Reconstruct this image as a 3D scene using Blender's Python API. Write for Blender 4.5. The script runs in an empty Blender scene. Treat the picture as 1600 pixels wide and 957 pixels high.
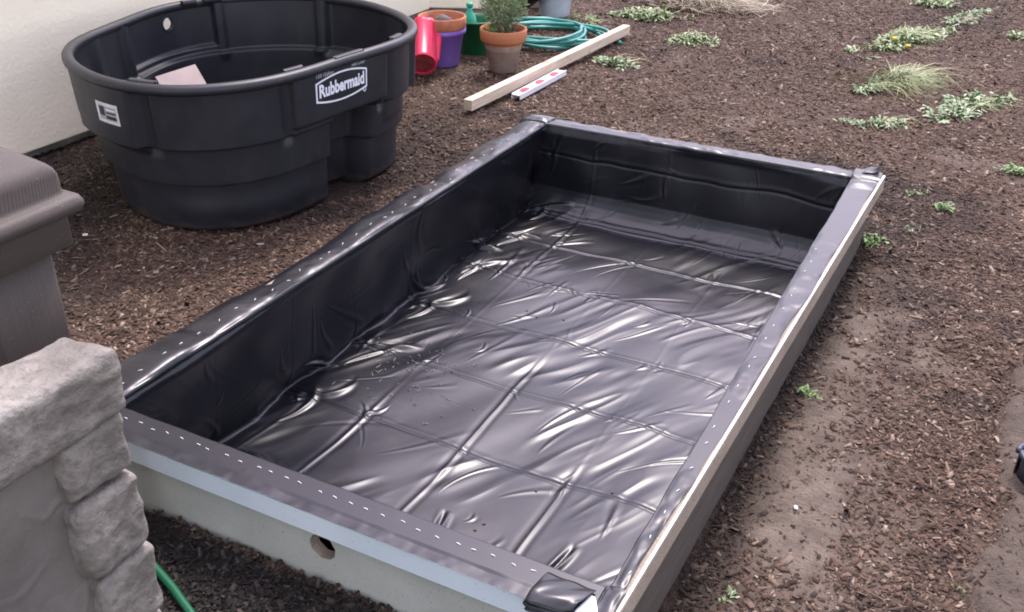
import bpy, bmesh, math, random
import numpy as np
from mathutils import Vector, Matrix, noise as mnoise
S = bpy.context.scene
COL = S.collection
rng = np.random.default_rng(7)
random.seed(7)
R = math.radians

# ---------------------------------------------------------------- camera
CAM = np.array([1.65291568, -1.25103231, 1.53492224]); YAW = -0.47107583; PITCH = 0.50300804; ROLL = 0.01402048; FPX = 1541.175
def cam_axes():
    f = np.array([math.sin(YAW)*math.cos(PITCH), math.cos(YAW)*math.cos(PITCH), -math.sin(PITCH)])
    r = np.array([math.cos(YAW), -math.sin(YAW), 0.0]); u = np.cross(r, f)
    r2 = r*math.cos(ROLL)+u*math.sin(ROLL); u2 = np.cross(r2, f)
    return r2, u2, f
cr, cu, cf = cam_axes()
cd = bpy.data.cameras.new('camera'); cam = bpy.data.objects.new('camera', cd); COL.objects.link(cam)
m = Matrix.Identity(4)
for i in range(3):
    m[i][0] = cr[i]; m[i][1] = cu[i]; m[i][2] = -cf[i]; m[i][3] = CAM[i]
cam.matrix_world = m
cd.sensor_width = 36; cd.lens = 36*FPX/1600; cd.clip_start = 0.05; cd.clip_end = 300
S.camera = cam
def at(px, py, z=0.0, axis=2):
    """point of the place seen at a pixel of the photograph, on the plane axis = z"""
    d = cf*FPX + cr*(px-800) - cu*(py-478.5)
    t = (z-CAM[axis])/d[axis]
    return CAM+t*d

# ---------------------------------------------------------------- light
SUN_EL = R(58); SUN_AZ = R(96)     # azimuth measured from +x towards +y
sd = Vector((math.cos(SUN_EL)*math.cos(SUN_AZ), math.cos(SUN_EL)*math.sin(SUN_AZ), math.sin(SUN_EL)))
sl = bpy.data.lights.new('sun', 'SUN'); sl.energy = 2.2; sl.angle = R(13); sl.color = (1.0, 0.93, 0.86)
so = bpy.data.objects.new('sun', sl); COL.objects.link(so); so.location = (3, 3, 8)
so.rotation_euler = sd.to_track_quat('Z', 'Y').to_euler()
W = bpy.data.worlds.new('World'); S.world = W; W.use_nodes = True
wn = W.node_tree.nodes; wl = W.node_tree.links; wn.clear()
sky = wn.new('ShaderNodeTexSky'); sky.sky_type = 'NISHITA'; sky.sun_disc = False
sky.sun_elevation = SUN_EL; sky.sun_rotation = R(90)-SUN_AZ; sky.dust_density = 2.0; sky.air_density = 1.0
bg = wn.new('ShaderNodeBackground'); bg.inputs['Strength'].default_value = 0.14
wo = wn.new('ShaderNodeOutputWorld')
wtc = wn.new('ShaderNodeTexCoord'); wmap = wn.new('ShaderNodeMapping'); wmap.inputs['Scale'].default_value = (1, 1, 2.2)
wnz = wn.new('ShaderNodeTexNoise'); wnz.inputs['Scale'].default_value = 2.3; wnz.inputs['Detail'].default_value = 5
wrp = wn.new('ShaderNodeValToRGB'); wrp.color_ramp.elements[0].position = .42; wrp.color_ramp.elements[1].position = .58
wmx = wn.new('ShaderNodeMix'); wmx.data_type = 'RGBA'
wl.new(wtc.outputs['Generated'], wmap.inputs[0]); wl.new(wmap.outputs[0], wnz.inputs['Vector'])
wl.new(wnz.outputs[0], wrp.inputs[0]); wl.new(wrp.outputs[0], wmx.inputs['Factor'])
wl.new(sky.outputs[0], wmx.inputs['A'])
# bright hazy cloud, brighter towards the sun
wdot = wn.new('ShaderNodeVectorMath'); wdot.operation = 'DOT_PRODUCT'; wl.new(wtc.outputs['Generated'], wdot.inputs[0]); wdot.inputs[1].default_value = tuple(sd)
wmr = wn.new('ShaderNodeMapRange'); wmr.inputs['From Min'].default_value = -.2; wmr.inputs['From Max'].default_value = 1.0; wmr.inputs['To Min'].default_value = 0; wmr.inputs['To Max'].default_value = 1
wl.new(wdot.outputs['Value'], wmr.inputs['Value'])
wpw = wn.new('ShaderNodeMath'); wpw.operation = 'POWER'; wl.new(wmr.outputs[0], wpw.inputs[0]); wpw.inputs[1].default_value = 6.5
wcl = wn.new('ShaderNodeMix'); wcl.data_type = 'RGBA'; wl.new(wpw.outputs[0], wcl.inputs['Factor'])
wcl.inputs['A'].default_value = (11.6, 11.1, 12.4, 1); wcl.inputs['B'].default_value = (25.5, 21.4, 30.5, 1)
wl.new(wcl.outputs['Result'], wmx.inputs['B'])
wl.new(wmx.outputs['Result'], bg.inputs['Color']); wl.new(bg.outputs[0], wo.inputs[0])
S.view_settings.view_transform = 'Standard'; S.view_settings.look = 'None'; S.view_settings.exposure = 0.88; S.view_settings.gamma = 1; S.cycles.filter_width = 1.9

# ---------------------------------------------------------------- materials
def srgb(h):
    v = [int(h[i:i+2], 16)/255 for i in (0, 2, 4)]
    return tuple((c/12.92 if c < .04045 else ((c+.055)/1.055)**2.4) for c in v)+(1,)
class Mat:
    def __init__(s, name, rough=.6, spec=.5, metal=0.0):
        s.m = bpy.data.materials.new(name); s.m.use_nodes = True
        s.n = s.m.node_tree.nodes; s.l = s.m.node_tree.links
        s.b = s.n['Principled BSDF']; s.b.inputs['Roughness'].default_value = rough
        s.b.inputs['Specular IOR Level'].default_value = spec; s.b.inputs['Metallic'].default_value = metal
        s.tc = s.n.new('ShaderNodeTexCoord').outputs['Object']
        s.nb = None
    def noise(s, scale, detail=4, rough=.55, vec=None, stretch=None):
        t = s.n.new('ShaderNodeTexNoise'); t.inputs['Scale'].default_value = scale
        t.inputs['Detail'].default_value = detail; t.inputs['Roughness'].default_value = rough
        v = vec or s.tc
        if stretch:
            mp = s.n.new('ShaderNodeMapping'); mp.inputs['Scale'].default_value = stretch; s.l.new(v, mp.inputs[0]); v = mp.outputs[0]
        s.l.new(v, t.inputs['Vector']); return t.outputs[0]
    def voro(s, scale, out='Distance', stretch=None, feature='F1'):
        t = s.n.new('ShaderNodeTexVoronoi'); t.inputs['Scale'].default_value = scale; t.feature = feature
        v = s.tc
        if stretch:
            mp = s.n.new('ShaderNodeMapping'); mp.inputs['Scale'].default_value = stretch; s.l.new(v, mp.inputs[0]); v = mp.outputs[0]
        s.l.new(v, t.inputs['Vector']); return t.outputs[out]
    def attr(s, name):
        t = s.n.new('ShaderNodeAttribute'); t.attribute_name = name; return t.outputs['Fac']
    def island(s):
        return s.n.new('ShaderNodeNewGeometry').outputs['Random Per Island']
    def ramp(s, fac, stops, interp='LINEAR'):
        t = s.n.new('ShaderNodeValToRGB'); cr_ = t.color_ramp; cr_.interpolation = interp
        while len(cr_.elements) < len(stops): cr_.elements.new(.5)
        for e, (p, c) in zip(cr_.elements, stops):
            e.position = p; e.color = c if len(c) == 4 else tuple(c)+(1,)
        s.l.new(fac, t.inputs[0]); return t.outputs[0]
    def mix(s, fac, a, b, mode='MIX'):
        t = s.n.new('ShaderNodeMix'); t.data_type = 'RGBA'; t.blend_type = mode
        for k, v in (('Factor', fac), ('A', a), ('B', b)):
            if hasattr(v, 'is_output'): s.l.new(v, t.inputs[k])
            else: t.inputs[k].default_value = v if (k == 'Factor' or len(v) == 4) else tuple(v)+(1,)
        return t.outputs['Result']
    def math(s, op, a, b=0.0):
        t = s.n.new('ShaderNodeMath'); t.operation = op
        for k, v in ((0, a), (1, b)):
            if hasattr(v, 'is_output'): s.l.new(v, t.inputs[k])
            else: t.inputs[k].default_value = v
        return t.outputs[0]
    def color(s, c):
        if hasattr(c, 'is_output'): s.l.new(c, s.b.inputs['Base Color'])
        else: s.b.inputs['Base Color'].default_value = c if len(c) == 4 else tuple(c)+(1,)
        return s
    def rough(s, r):
        s.l.new(r, s.b.inputs['Roughness']); return s
    def bump(s, h, strength=.5, dist=.005):
        t = s.n.new('ShaderNodeBump'); t.inputs['Strength'].default_value = strength; t.inputs['Distance'].default_value = dist
        s.l.new(h, t.inputs['Height'])
        if s.nb: s.l.new(s.nb, t.inputs['Normal'])
        s.nb = t.outputs[0]; s.l.new(s.nb, s.b.inputs['Normal']); return s
def plain(name, col, rough=.5, var=.25, scale=30, bump=.2, bdist=.001, spec=.5, fine=180):
    M = Mat(name, rough, spec); c = col if len(col) == 4 else tuple(col)+(1,)
    dk = tuple(v*(1-var) for v in c[:3])+(1,); lt = tuple(min(1, v*(1+var)) for v in c[:3])+(1,)
    M.color(M.ramp(M.noise(scale, 5), [(.3, dk), (.7, lt)]))
    if bump: M.bump(M.noise(fine, 3), bump, bdist)
    return M.m

# soil under the mulch
M = Mat('soil', .9, .2)
fine = M.noise(95, 4, .65); big = M.noise(2.3, 4)
mulch = M.ramp(fine, [(.33, (.024, .016, .013)), (.48, (.060, .038, .027)), (.58, (.11, .072, .052)), (.70, (.21, .15, .115))])
vc = M.voro(75, 'Color', (1, 1.6, 1)); vcol = M.ramp(vc, [(.2, (.03, .02, .016)), (.5, (.078, .048, .034)), (.85, (.19, .125, .09))])
mulch = M.mix(.55, mulch, vcol)
mulch = M.mix(M.ramp(big, [(.35, (0, 0, 0)), (.7, (.45, .45, .45))]), mulch, (.045, .028, .024))
bare = M.ramp(M.noise(14, 6, .7), [(.25, (.075, .059, .048)), (.5, (.145, .114, .090)), (.75, (.20, .162, .130))])
speck = M.ramp(fine, [(.60, (0, 0, 0)), (.68, (.7, .7, .7))])
bare = M.mix(speck, bare, (.06, .042, .034))
cc = M.mix(M.attr('bare'), mulch, bare)
cc = M.mix(M.attr('damp_shade'), cc, M.ramp(fine, [(.35, (.007, .006, .005)), (.65, (.022, .018, .016))]))  # mask darkens the soil: damp patches plus painted shade
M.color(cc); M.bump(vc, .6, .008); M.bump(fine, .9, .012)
SOIL = M.m
M = Mat('mulch_chips', .8, .25)
isl = M.island()
ch = M.ramp(isl, [(0, (.030, .019, .013)), (.35, (.076, .044, .028)), (.6, (.125, .075, .048)), (.8, (.175, .115, .078)), (.93, (.25, .18, .13)), (1, (.42, .33, .25))])
ch = M.mix(M.math('MULTIPLY', M.noise(160, 3, .6, None, (1, 1, 1)), .6), ch, (.04, .026, .021))
ch = M.mix(M.attr('damp_shade'), ch, M.ramp(isl, [(0, (.007, .006, .005)), (.8, (.018, .014, .012)), (1, (.06, .048, .04))]))  # chips take the same damp and painted-shade darkening
M.color(ch); CHIP = M.m

M = Mat('stucco', .9, .2)
M.color(M.ramp(M.noise(1.6, 5), [(.3, (.86, .78, .61)), (.7, (.93, .86, .69))]))
M.bump(M.noise(48, 4, .6), .5, .006); M.bump(M.noise(170, 3), .3, .002); STUCCO = M.m
FOUND = plain('foundation_concrete', (.26, .24, .22), .9, .3, 12, .6, .004, .2)
M = Mat('black_liner', .3, .52)
dust = M.ramp(M.noise(4.5, 6, .7), [(.56, (0, 0, 0)), (.74, (.30, .30, .30))])
lc = M.mix(dust, (.0040, .0040, .0075), (.040, .034, .032)); M.color(lc)
M.rough(M.math('ADD', M.math('MULTIPLY', M.noise(9, 4), .12), .27)); M.bump(M.noise(160, 2), .03, .001)
LINER = M.m
M = Mat('blue_paint', .85, .15)
M.color(M.mix(M.ramp(M.noise(110, 3), [(.66, (0, 0, 0)), (.72, (.6, .6, .6))]), M.ramp(M.noise(5, 5), [(.3, (.52, .60, .63)), (.7, (.62, .69, .72))]), (.25, .28, .26)))
M.bump(M.noise(60, 4), .3, .002); BLUE = M.m
M = Mat('painted_panel', .8, .25)
M.color(M.mix(M.ramp(M.noise(150, 3), [(.62, (0, 0, 0)), (.70, (.75, .75, .75))]), M.ramp(M.noise(4, 6, .65), [(.3, (.31, .325, .285)), (.7, (.43, .44, .39))]), (.12, .125, .11)))
M.bump(M.noise(180, 3), .35, .002); PANEL = M.m
def wood(name, a, b, axis=1, rough=.75, sc=14, knots=False):
    M = Mat(name, rough, .3); st = [10, 10, 10]; st[axis] = .5
    g = M.noise(sc, 5, .6, None, tuple(st)); c = M.ramp(g, [(.3, a), (.68, b)])
    if knots:
        k = M.ramp(M.noise(6, 2), [(.62, (0, 0, 0)), (.7, (.6, .6, .6))]); c = M.mix(k, c, (.26, .15, .07))
    M.color(c); M.bump(g, .4, .002); M.bump(M.noise(260, 2), .2, .001); return M.m
M = Mat('raw_board_edge', .9, .2)
M.color(M.mix(M.ramp(M.noise(220, 3), [(.4, (0, 0, 0)), (.7, (.8, .8, .8))]), M.ramp(M.noise(7, 5), [(.3, (.27, .22, .17)), (.7, (.40, .34, .275))]), (.18, .145, .11)))
M.bump(M.noise(240, 3), .6, .002); RAW = M.m
DARKBOARD = wood('weathered_board', (.055, .046, .039), (.105, .088, .075), 1)
PINE = wood('pine', (.46, .36, .27), (.64, .53, .42), 1, .7, 9, True)
M = Mat('black_polyethylene', .42, .5)
M.color(M.mix(M.ramp(M.noise(5, 5, .7), [(.45, (0, 0, 0)), (.8, (.30, .30, .30))]), (.011, .012, .017), (.055, .055, .064)))
sepz = M.n.new('ShaderNodeSeparateXYZ'); M.l.new(M.tc, sepz.inputs[0])
mud = M.math('ADD', M.math('MULTIPLY', sepz.outputs[2], -5.0), M.math('MULTIPLY', M.noise(22, 6, .75), 1.5))
scf = M.ramp(M.noise(7, 6, .8, None, (5, 5, 1.0)), [(.60, (0, 0, 0)), (.78, (.5, .5, .5))])
M.color(M.mix(M.ramp(mud, [(.50, (0, 0, 0)), (.85, (.5, .5, .5))]), M.mix(scf, M.mix(M.ramp(M.noise(5, 5, .7), [(.45, (0, 0, 0)), (.8, (.30, .30, .30))]), (.011, .012, .017), (.055, .055, .064)), (.06, .06, .066)), (.075, .058, .045)))
M.rough(M.math('ADD', M.math('MULTIPLY', M.noise(12, 5), .25), .33)); M.bump(M.noise(320, 2), .12, .001); POLY = M.m
M = Mat('faux_stone', .62, .4)
n1 = M.noise(9, 7, .65); n2 = M.noise(60, 4, .6)
c = M.ramp(n1, [(.30, (.105, .094, .078)), (.5, (.175, .158, .135)), (.68, (.27, .248, .215))])
c = M.mix(M.ramp(n2, [(.35, (.55, .55, .55)), (.5, (0, 0, 0))]), c, (.11, .098, .09)); M.color(c)
M.bump(n1, .5, .010); M.bump(n2, 1.0, .0055); M.bump(M.noise(210, 3), .4, .0012); STONE = M.m
M = Mat('faux_stone_slab', .62, .4)
c = M.ramp(n_ := M.noise(3.2, 6, .6), [(.3, (.105, .094, .082)), (.7, (.21, .19, .168))]); M.color(c)
M.bump(M.noise(4.5, 5, .6), .6, .02); M.bump(M.noise(120, 4), .45, .002); SLAB = M.m
def composite(name, rings, st=(14, 14, .5)):
    M = Mat(name, .6, .4)
    if rings:
        w = M.n.new('ShaderNodeTexWave'); w.wave_type = 'RINGS'; w.rings_direction = 'Z'; w.inputs['Scale'].default_value = 150
        w.inputs['Distortion'].default_value = 1.6; w.inputs['Detail'].default_value = 2; w.inputs['Detail Scale'].default_value = .8
        mp = M.n.new('ShaderNodeMapping'); mp.inputs['Location'].default_value = (.06, .10, 0); mp.inputs['Scale'].default_value = (1.0, .55, 1)
        M.l.new(M.tc, mp.inputs[0]); M.l.new(mp.outputs[0], w.inputs['Vector']); g = w.outputs['Fac']
    else: g = M.noise(13, 5, .6, None, st)
    c = M.ramp(g, [(.2, (.050, .039, .033)), (.8, (.072, .057, .049))])
    c = M.mix(M.ramp(M.noise(330, 2), [(.66, (0, 0, 0)), (.74, (.5, .5, .5))]), c, (.27, .24, .22)); M.color(c)
    M.bump(g, .2, .0015); M.bump(M.noise(280, 2), .25, .001); return M.m
COMP_R = composite('composite_cap', True); COMP = composite('composite_post', False); COMP_H = composite('composite_skirt', False, (2, 1, 26))
WHITE = plain('white_print', (.72, .74, .80), .5, .06, 40, .05)
STEEL = plain('staple_steel', (.85, .85, .88), .4, .05, 40, 0)
TERRA = plain('terracotta', (.42, .15, .075), .8, .3, 14, .4, .002)
M = Mat('weathered_terracotta', .85, .2)
sep = M.n.new('ShaderNodeSeparateXYZ'); M.l.new(M.tc, sep.inputs[0])
hz = M.math('ADD', M.math('MULTIPLY', sep.outputs[2], 5.0), M.math('MULTIPLY', M.noise(9, 4), .45))
M.color(M.mix(M.ramp(hz, [(.98, (.0, .0, .0)), (1.22, (1, 1, 1))]), M.ramp(M.noise(16, 6, .7), [(.3, (.27, .19, .15)), (.7, (.42, .33, .28))]), (.43, .17, .085)))
M.bump(M.noise(90, 4), .4, .002); TERRA2 = M.m
M = Mat('purple_plastic', .5, .45)
M.color(M.mix(M.ramp(M.noise(11, 6, .7), [(.5, (0, 0, 0)), (.75, (.45, .45, .45))]), (.20, .11, .46), (.32, .25, .42))); M.bump(M.noise(60, 3), .15, .002); PURPLE = M.m
RED = plain('red_plastic', (.72, .03, .09), .38, .2, 14, .15, .002)
REDIN = plain('dark_red_base', (.22, .03, .035), .6, .4, 20, .3, .002)  # darker red for the bucket's base
GREEN = plain('green_plastic', (.010, .12, .04), .4, .3, 14, .15)
TEAL = plain('teal_bottle_plastic', (.02, .34, .22), .35, .2, 14, .1)
BAGM = plain('clear_bag', (.55, .60, .66), .35, .2, 20, .4, .004)
PAIL = plain('pale_blue_plastic', (.52, .60, .68), .5, .15, 9, .15, .002)
HOSE = plain('teal_hose', (.035, .235, .20), .4, .35, 7, .1)
HOSEG = plain('green_hose', (.004, .085, .036), .4, .2, 7, .1)
LEVEL = plain('white_enamel', (.72, .71, .76), .4, .08, 20, .1)
LREDM = plain('red_plate', (.62, .04, .05), .4, .15, 20, .1)
CARD = plain('pale_board', (.40, .32, .30), .8, .12, 9, .2)
BLACKP = plain('black_plastic', (.012, .013, .016), .4, .2, 14, .1)
YEL = plain('yellow_petal', (.75, .48, .02), .6, .1, 40, 0)
def leafmat(name, a, b, c):
    M = Mat(name, .55, .35); M.color(M.ramp(M.island(), [(0, a), (.5, b), (1, c)])); M.b.inputs['Subsurface Weight'].default_value = .0
    return M.m
LEAF = leafmat('leaf_green', (.08, .13, .04), (.19, .26, .10), (.40, .46, .27))
LEAFB = leafmat('leaf_bright', (.07, .14, .03), (.13, .22, .06), (.20, .30, .10))
LEAFD = leafmat('leaf_blue_green', (.08, .13, .05), (.17, .25, .11), (.36, .43, .27))
STRAW = leafmat('straw', (.13, .10, .065), (.28, .22, .14), (.48, .42, .31))
STRAWG = leafmat('green_straw', (.12, .16, .06), (.24, .27, .11), (.42, .40, .22))
STEM = leafmat('brown_stem', (.06, .04, .03), (.10, .065, .045), (.14, .10, .07))

# ---------------------------------------------------------------- helpers
def mesh_np(name, v, f, mat, parent=None, smooth=True, attrs=None):
    """v (N,3), f (M,k) index arrays, or a list of lists"""
    me = bpy.data.meshes.new(name)
    if isinstance(f, np.ndarray):
        v = np.asarray(v, np.float32); n, k = f.shape
        me.vertices.add(len(v)); me.vertices.foreach_set('co', v.ravel())
        me.loops.add(n*k); me.loops.foreach_set('vertex_index', f.astype(np.int32).ravel())
        me.polygons.add(n); me.polygons.foreach_set('loop_start', np.arange(0, n*k, k, dtype=np.int32))
        me.update(calc_edges=True)
    else:
        me.from_pydata([tuple(x) for x in v], [], f); me.update()
    if smooth: me.polygons.foreach_set('use_smooth', np.ones(len(me.polygons), bool))
    if attrs:
        for an, av in attrs.items():
            a = me.attributes.new(an, 'FLOAT', 'POINT'); a.data.foreach_set('value', np.asarray(av, np.float32))
    me.materials.append(mat)
    o = bpy.data.objects.new(name, me); COL.objects.link(o)
    if parent: o.parent = parent
    return o
def from_bm(name, bm, mat, parent=None, smooth=False):
    me = bpy.data.meshes.new(name); bm.normal_update(); bm.to_mesh(me); bm.free()
    if smooth: me.polygons.foreach_set('use_smooth', np.ones(len(me.polygons), bool))
    me.materials.append(mat); o = bpy.data.objects.new(name, me); COL.objects.link(o)
    if parent: o.parent = parent
    return o
def tag(o, label, cat, group=None):
    o['label'] = label; o['category'] = cat
    if group: o['group'] = group
    return o
def thing(name, label, cat, loc=(0, 0, 0), rz=0.0, group=None):
    o = bpy.data.objects.new(name, None); COL.objects.link(o); o.location = loc; o.rotation_euler = (0, 0, rz); o.empty_display_size = .05
    return tag(o, label, cat, group)
def grid_faces(nu, nv, wu=False, wv=False):
    i = np.arange(nu if wu else nu-1); j = np.arange(nv if wv else nv-1)
    I, J = np.meshgrid(i, j, indexing='ij'); I2 = (I+1) % nu; J2 = (J+1) % nv
    return np.stack([I*nv+J, I2*nv+J, I2*nv+J2, I*nv+J2], -1).reshape(-1, 4)
def box_bm(x0, x1, y0, y1, z0, z1, bev=.003, seg=2, bm=None):
    bm = bm or bmesh.new()
    r = bmesh.ops.create_cube(bm, size=1.0)
    for v in r['verts']:
        v.co = Vector(((x0+x1)/2+v.co.x*(x1-x0), (y0+y1)/2+v.co.y*(y1-y0), (z0+z1)/2+v.co.z*(z1-z0)))
    if bev:
        es = list({e for v in r['verts'] for e in v.link_edges})
        bmesh.ops.bevel(bm, geom=es, offset=bev, segments=seg, profile=.5, affect='EDGES')
    return bm
def tube(name, pts, rad, mat, parent=None, n=8, closed=False):
    P = np.asarray(pts, float); N = len(P)
    T = np.gradient(P, axis=0) if not closed else np.roll(P, -1, 0)-np.roll(P, 1, 0)
    T /= np.linalg.norm(T, axis=1)[:, None]+1e-12
    up = np.array([0, 0, 1.0]); A = np.cross(T, up); bad = np.linalg.norm(A, axis=1) < .1
    A[bad] = np.cross(T[bad], [1.0, 0, 0]); A /= np.linalg.norm(A, axis=1)[:, None]; B = np.cross(A, T)
    a = np.linspace(0, 2*np.pi, n, endpoint=False); rad = np.broadcast_to(np.asarray(rad, float), (N,))
    V = P[:, None]+rad[:, None, None]*(A[:, None]*np.cos(a)[None, :, None]+B[:, None]*np.sin(a)[None, :, None])
    F = grid_faces(N, n, closed, True)
    V = V.reshape(-1, 3)
    o = mesh_np(name, V, F, mat, parent)
    if not closed:
        bm = bmesh.new(); bm.from_mesh(o.data); bmesh.ops.holes_fill(bm, edges=[e for e in bm.edges if e.is_boundary]); bm.to_mesh(o.data); bm.free()
    return o
def lathe(name, prof, mat, parent=None, n=48, wob=0.0):
    a = np.linspace(0, 2*np.pi, n, endpoint=False); p = np.array(prof, float)
    w = 1+wob*np.sin(3*a+1.0)
    V = np.stack([p[None, :, 0]*np.cos(a)[:, None]*w[:, None], p[None, :, 0]*np.sin(a)[:, None], np.broadcast_to(p[None, :, 1], (n, len(p)))], -1).reshape(-1, 3)
    return mesh_np(name, V, grid_faces(n, len(p), True, False), mat, parent)
def spline(pts, n=12):
    P = [np.array(p, float) for p in pts]; P = [2*P[0]-P[1]]+P+[2*P[-1]-P[-2]]; out = []
    for i in range(1, len(P)-2):
        for t in np.linspace(0, 1, n, endpoint=False):
            out.append(.5*((2*P[i])+(-P[i-1]+P[i+1])*t+(2*P[i-1]-5*P[i]+4*P[i+1]-P[i+2])*t*t+(-P[i-1]+3*P[i]-3*P[i+1]+P[i+2])*t**3))
    out.append(P[-2]); return np.array(out)
# value noise on arrays
_tab = np.random.default_rng(3).random((256, 256))
def vn(x, y, seed=0):
    x = np.asarray(x, float)+seed*17.31; y = np.asarray(y, float)+seed*9.73
    xi = np.floor(x).astype(int); yi = np.floor(y).astype(int); fx = x-xi; fy = y-yi
    fx = fx*fx*(3-2*fx); fy = fy*fy*(3-2*fy)
    g = lambda a, b: _tab[a & 255, b & 255]
    return (g(xi, yi)*(1-fx)+g(xi+1, yi)*fx)*(1-fy)+(g(xi, yi+1)*(1-fx)+g(xi+1, yi+1)*fx)*fy
def fbm(x, y, sc, oct=4, seed=0, gain=.5):
    s = 0; a = 1; t = 0
    for k in range(oct):
        s = s+a*(vn(np.asarray(x)*sc, np.asarray(y)*sc, seed+k)-.5); t += a; a *= gain; sc *= 2.03
    return s/t*2
def sst(a, b, x):
    t = np.clip((x-a)/(b-a), 0, 1); return t*t*(3-2*t)

# ---------------------------------------------------------------- ground
H = .24                                   # top of the bed frame
e0 = at(1600, 545); e1 = at(1545, 830); e2 = at(1515, 957)
def edge_x(y):                            # dug soil edge at the right
    return np.interp(y, [e2[1], e1[1], e0[1], e0[1]+1.2], [e2[0], e1[0], e0[0], e0[0]+1.0])
def masks(x, y):
    n = fbm(x, y, 3.0, 4, 5); n2 = fbm(x, y, 9.0, 3, 11)
    bare = sst(1.26, 1.36, x)*(1-sst(1.44, 1.80, x+n*.22+n2*.12+(y-.9)*.02))*sst(.0, .5, y+n*.25)*(1-sst(1.7, 2.3, y+n*.3))
    bare = bare*(.62+.38*sst(-.25, .15, fbm(x, y, 5.5, 4, 23)))
    bare = np.maximum(bare, .45*sst(.25, .55, n)*sst(2.4, 3.2, y)*(1-sst(4, 5, y)))
    right = sst(-.02, .02, x-edge_x(y)+n2*.045)
    bare = np.maximum(bare, right*.9)
    damp_shade = (1-sst(-.12, -.06, y+n2*.02))*(1-sst(.85, 1.15, x+n*.1))  # damp dug soil before the bed, with the front's shade painted in
    damp_shade = np.maximum(damp_shade, (1-sst(-1.45, -1.15, x+n*.15))*(1-sst(1.5, 2.1, y+n*.1))*.75)  # tank's shadow towards the house wall, painted into the soil colour
    damp_shade = np.maximum(damp_shade, .7*sst(1.24, 1.27, x)*(1-sst(1.30, 1.40, x+n2*.03))*sst(-.5, 0, y)*(1-sst(2.3, 2.6, y)))  # shade under the right cap's overhang, painted as a dark strip
    damp_shade = np.maximum(damp_shade, right*.35); damp_shade = np.maximum(damp_shade, .55*sst(.12, .5, fbm(x, y, 1.1, 4, 15)+.35*n2)*(1-bare))
    return bare, np.clip(damp_shade, 0, 1), right
def gz(x, y):
    x = np.asarray(x, float); y = np.asarray(y, float)
    z = .018*fbm(x, y, 1.3, 3, 1)+.012*fbm(x, y, 6.0, 3, 2)
    b, w, right = masks(x, y)
    z = z*(1-.5*b)+.004*fbm(x, y, 40, 2, 3)
    z = z+.055*(1-sst(-.09, -.05, y))*sst(-1.2, -.5, y)*(1-sst(1.0, 1.35, x))*sst(-.8, -.2, x)
    z = z+right*(.03+.015*fbm(x, y, 12, 3, 9))
    z = z-.02*sst(1.22, 1.26, x)*(1-sst(1.28, 1.40, x))*sst(-.2, 0, y)*(1-sst(2.2, 2.5, y))
    inside = sst(-.10, -.06, x)*(1-sst(1.21, 1.25, x))*sst(-.09, -.05, y)*(1-sst(2.30, 2.36, y))
    return z*(1-inside)-.22*inside
def axis_samples(lo, a, b, hi, fine, fine2):
    return np.unique(np.concatenate([-np.geomspace(.2, a-lo+.2, 22)[::-1]+a+.2, np.arange(a, b, fine), b-.2+np.geomspace(.2, hi-b+.2, 22)]).round(5))
xs = axis_samples(-60, -2.4, 3.2, 60, .016, 0)
ys = np.unique(np.concatenate([-np.geomspace(.2, 30, 16)[::-1]-.6+.2, np.arange(-.6, 3.2, .014), np.arange(3.2, 8.5, .03), 8.3+np.geomspace(.2, 70, 22)]).round(5))
X, Y = np.meshgrid(xs, ys, indexing='ij'); Z = gz(X, Y)
far = sst(8, 14, np.hypot(X, Y)); Z = Z*(1-far)
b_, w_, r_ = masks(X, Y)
g = mesh_np('ground', np.stack([X, Y, Z], -1).reshape(-1, 3), grid_faces(len(xs), len(ys)), SOIL, attrs={'bare': b_.ravel(), 'damp_shade': w_.ravel()})
g['kind'] = 'structure'; g['label'] = 'brown bark mulch and bare soil of the garden'

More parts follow.
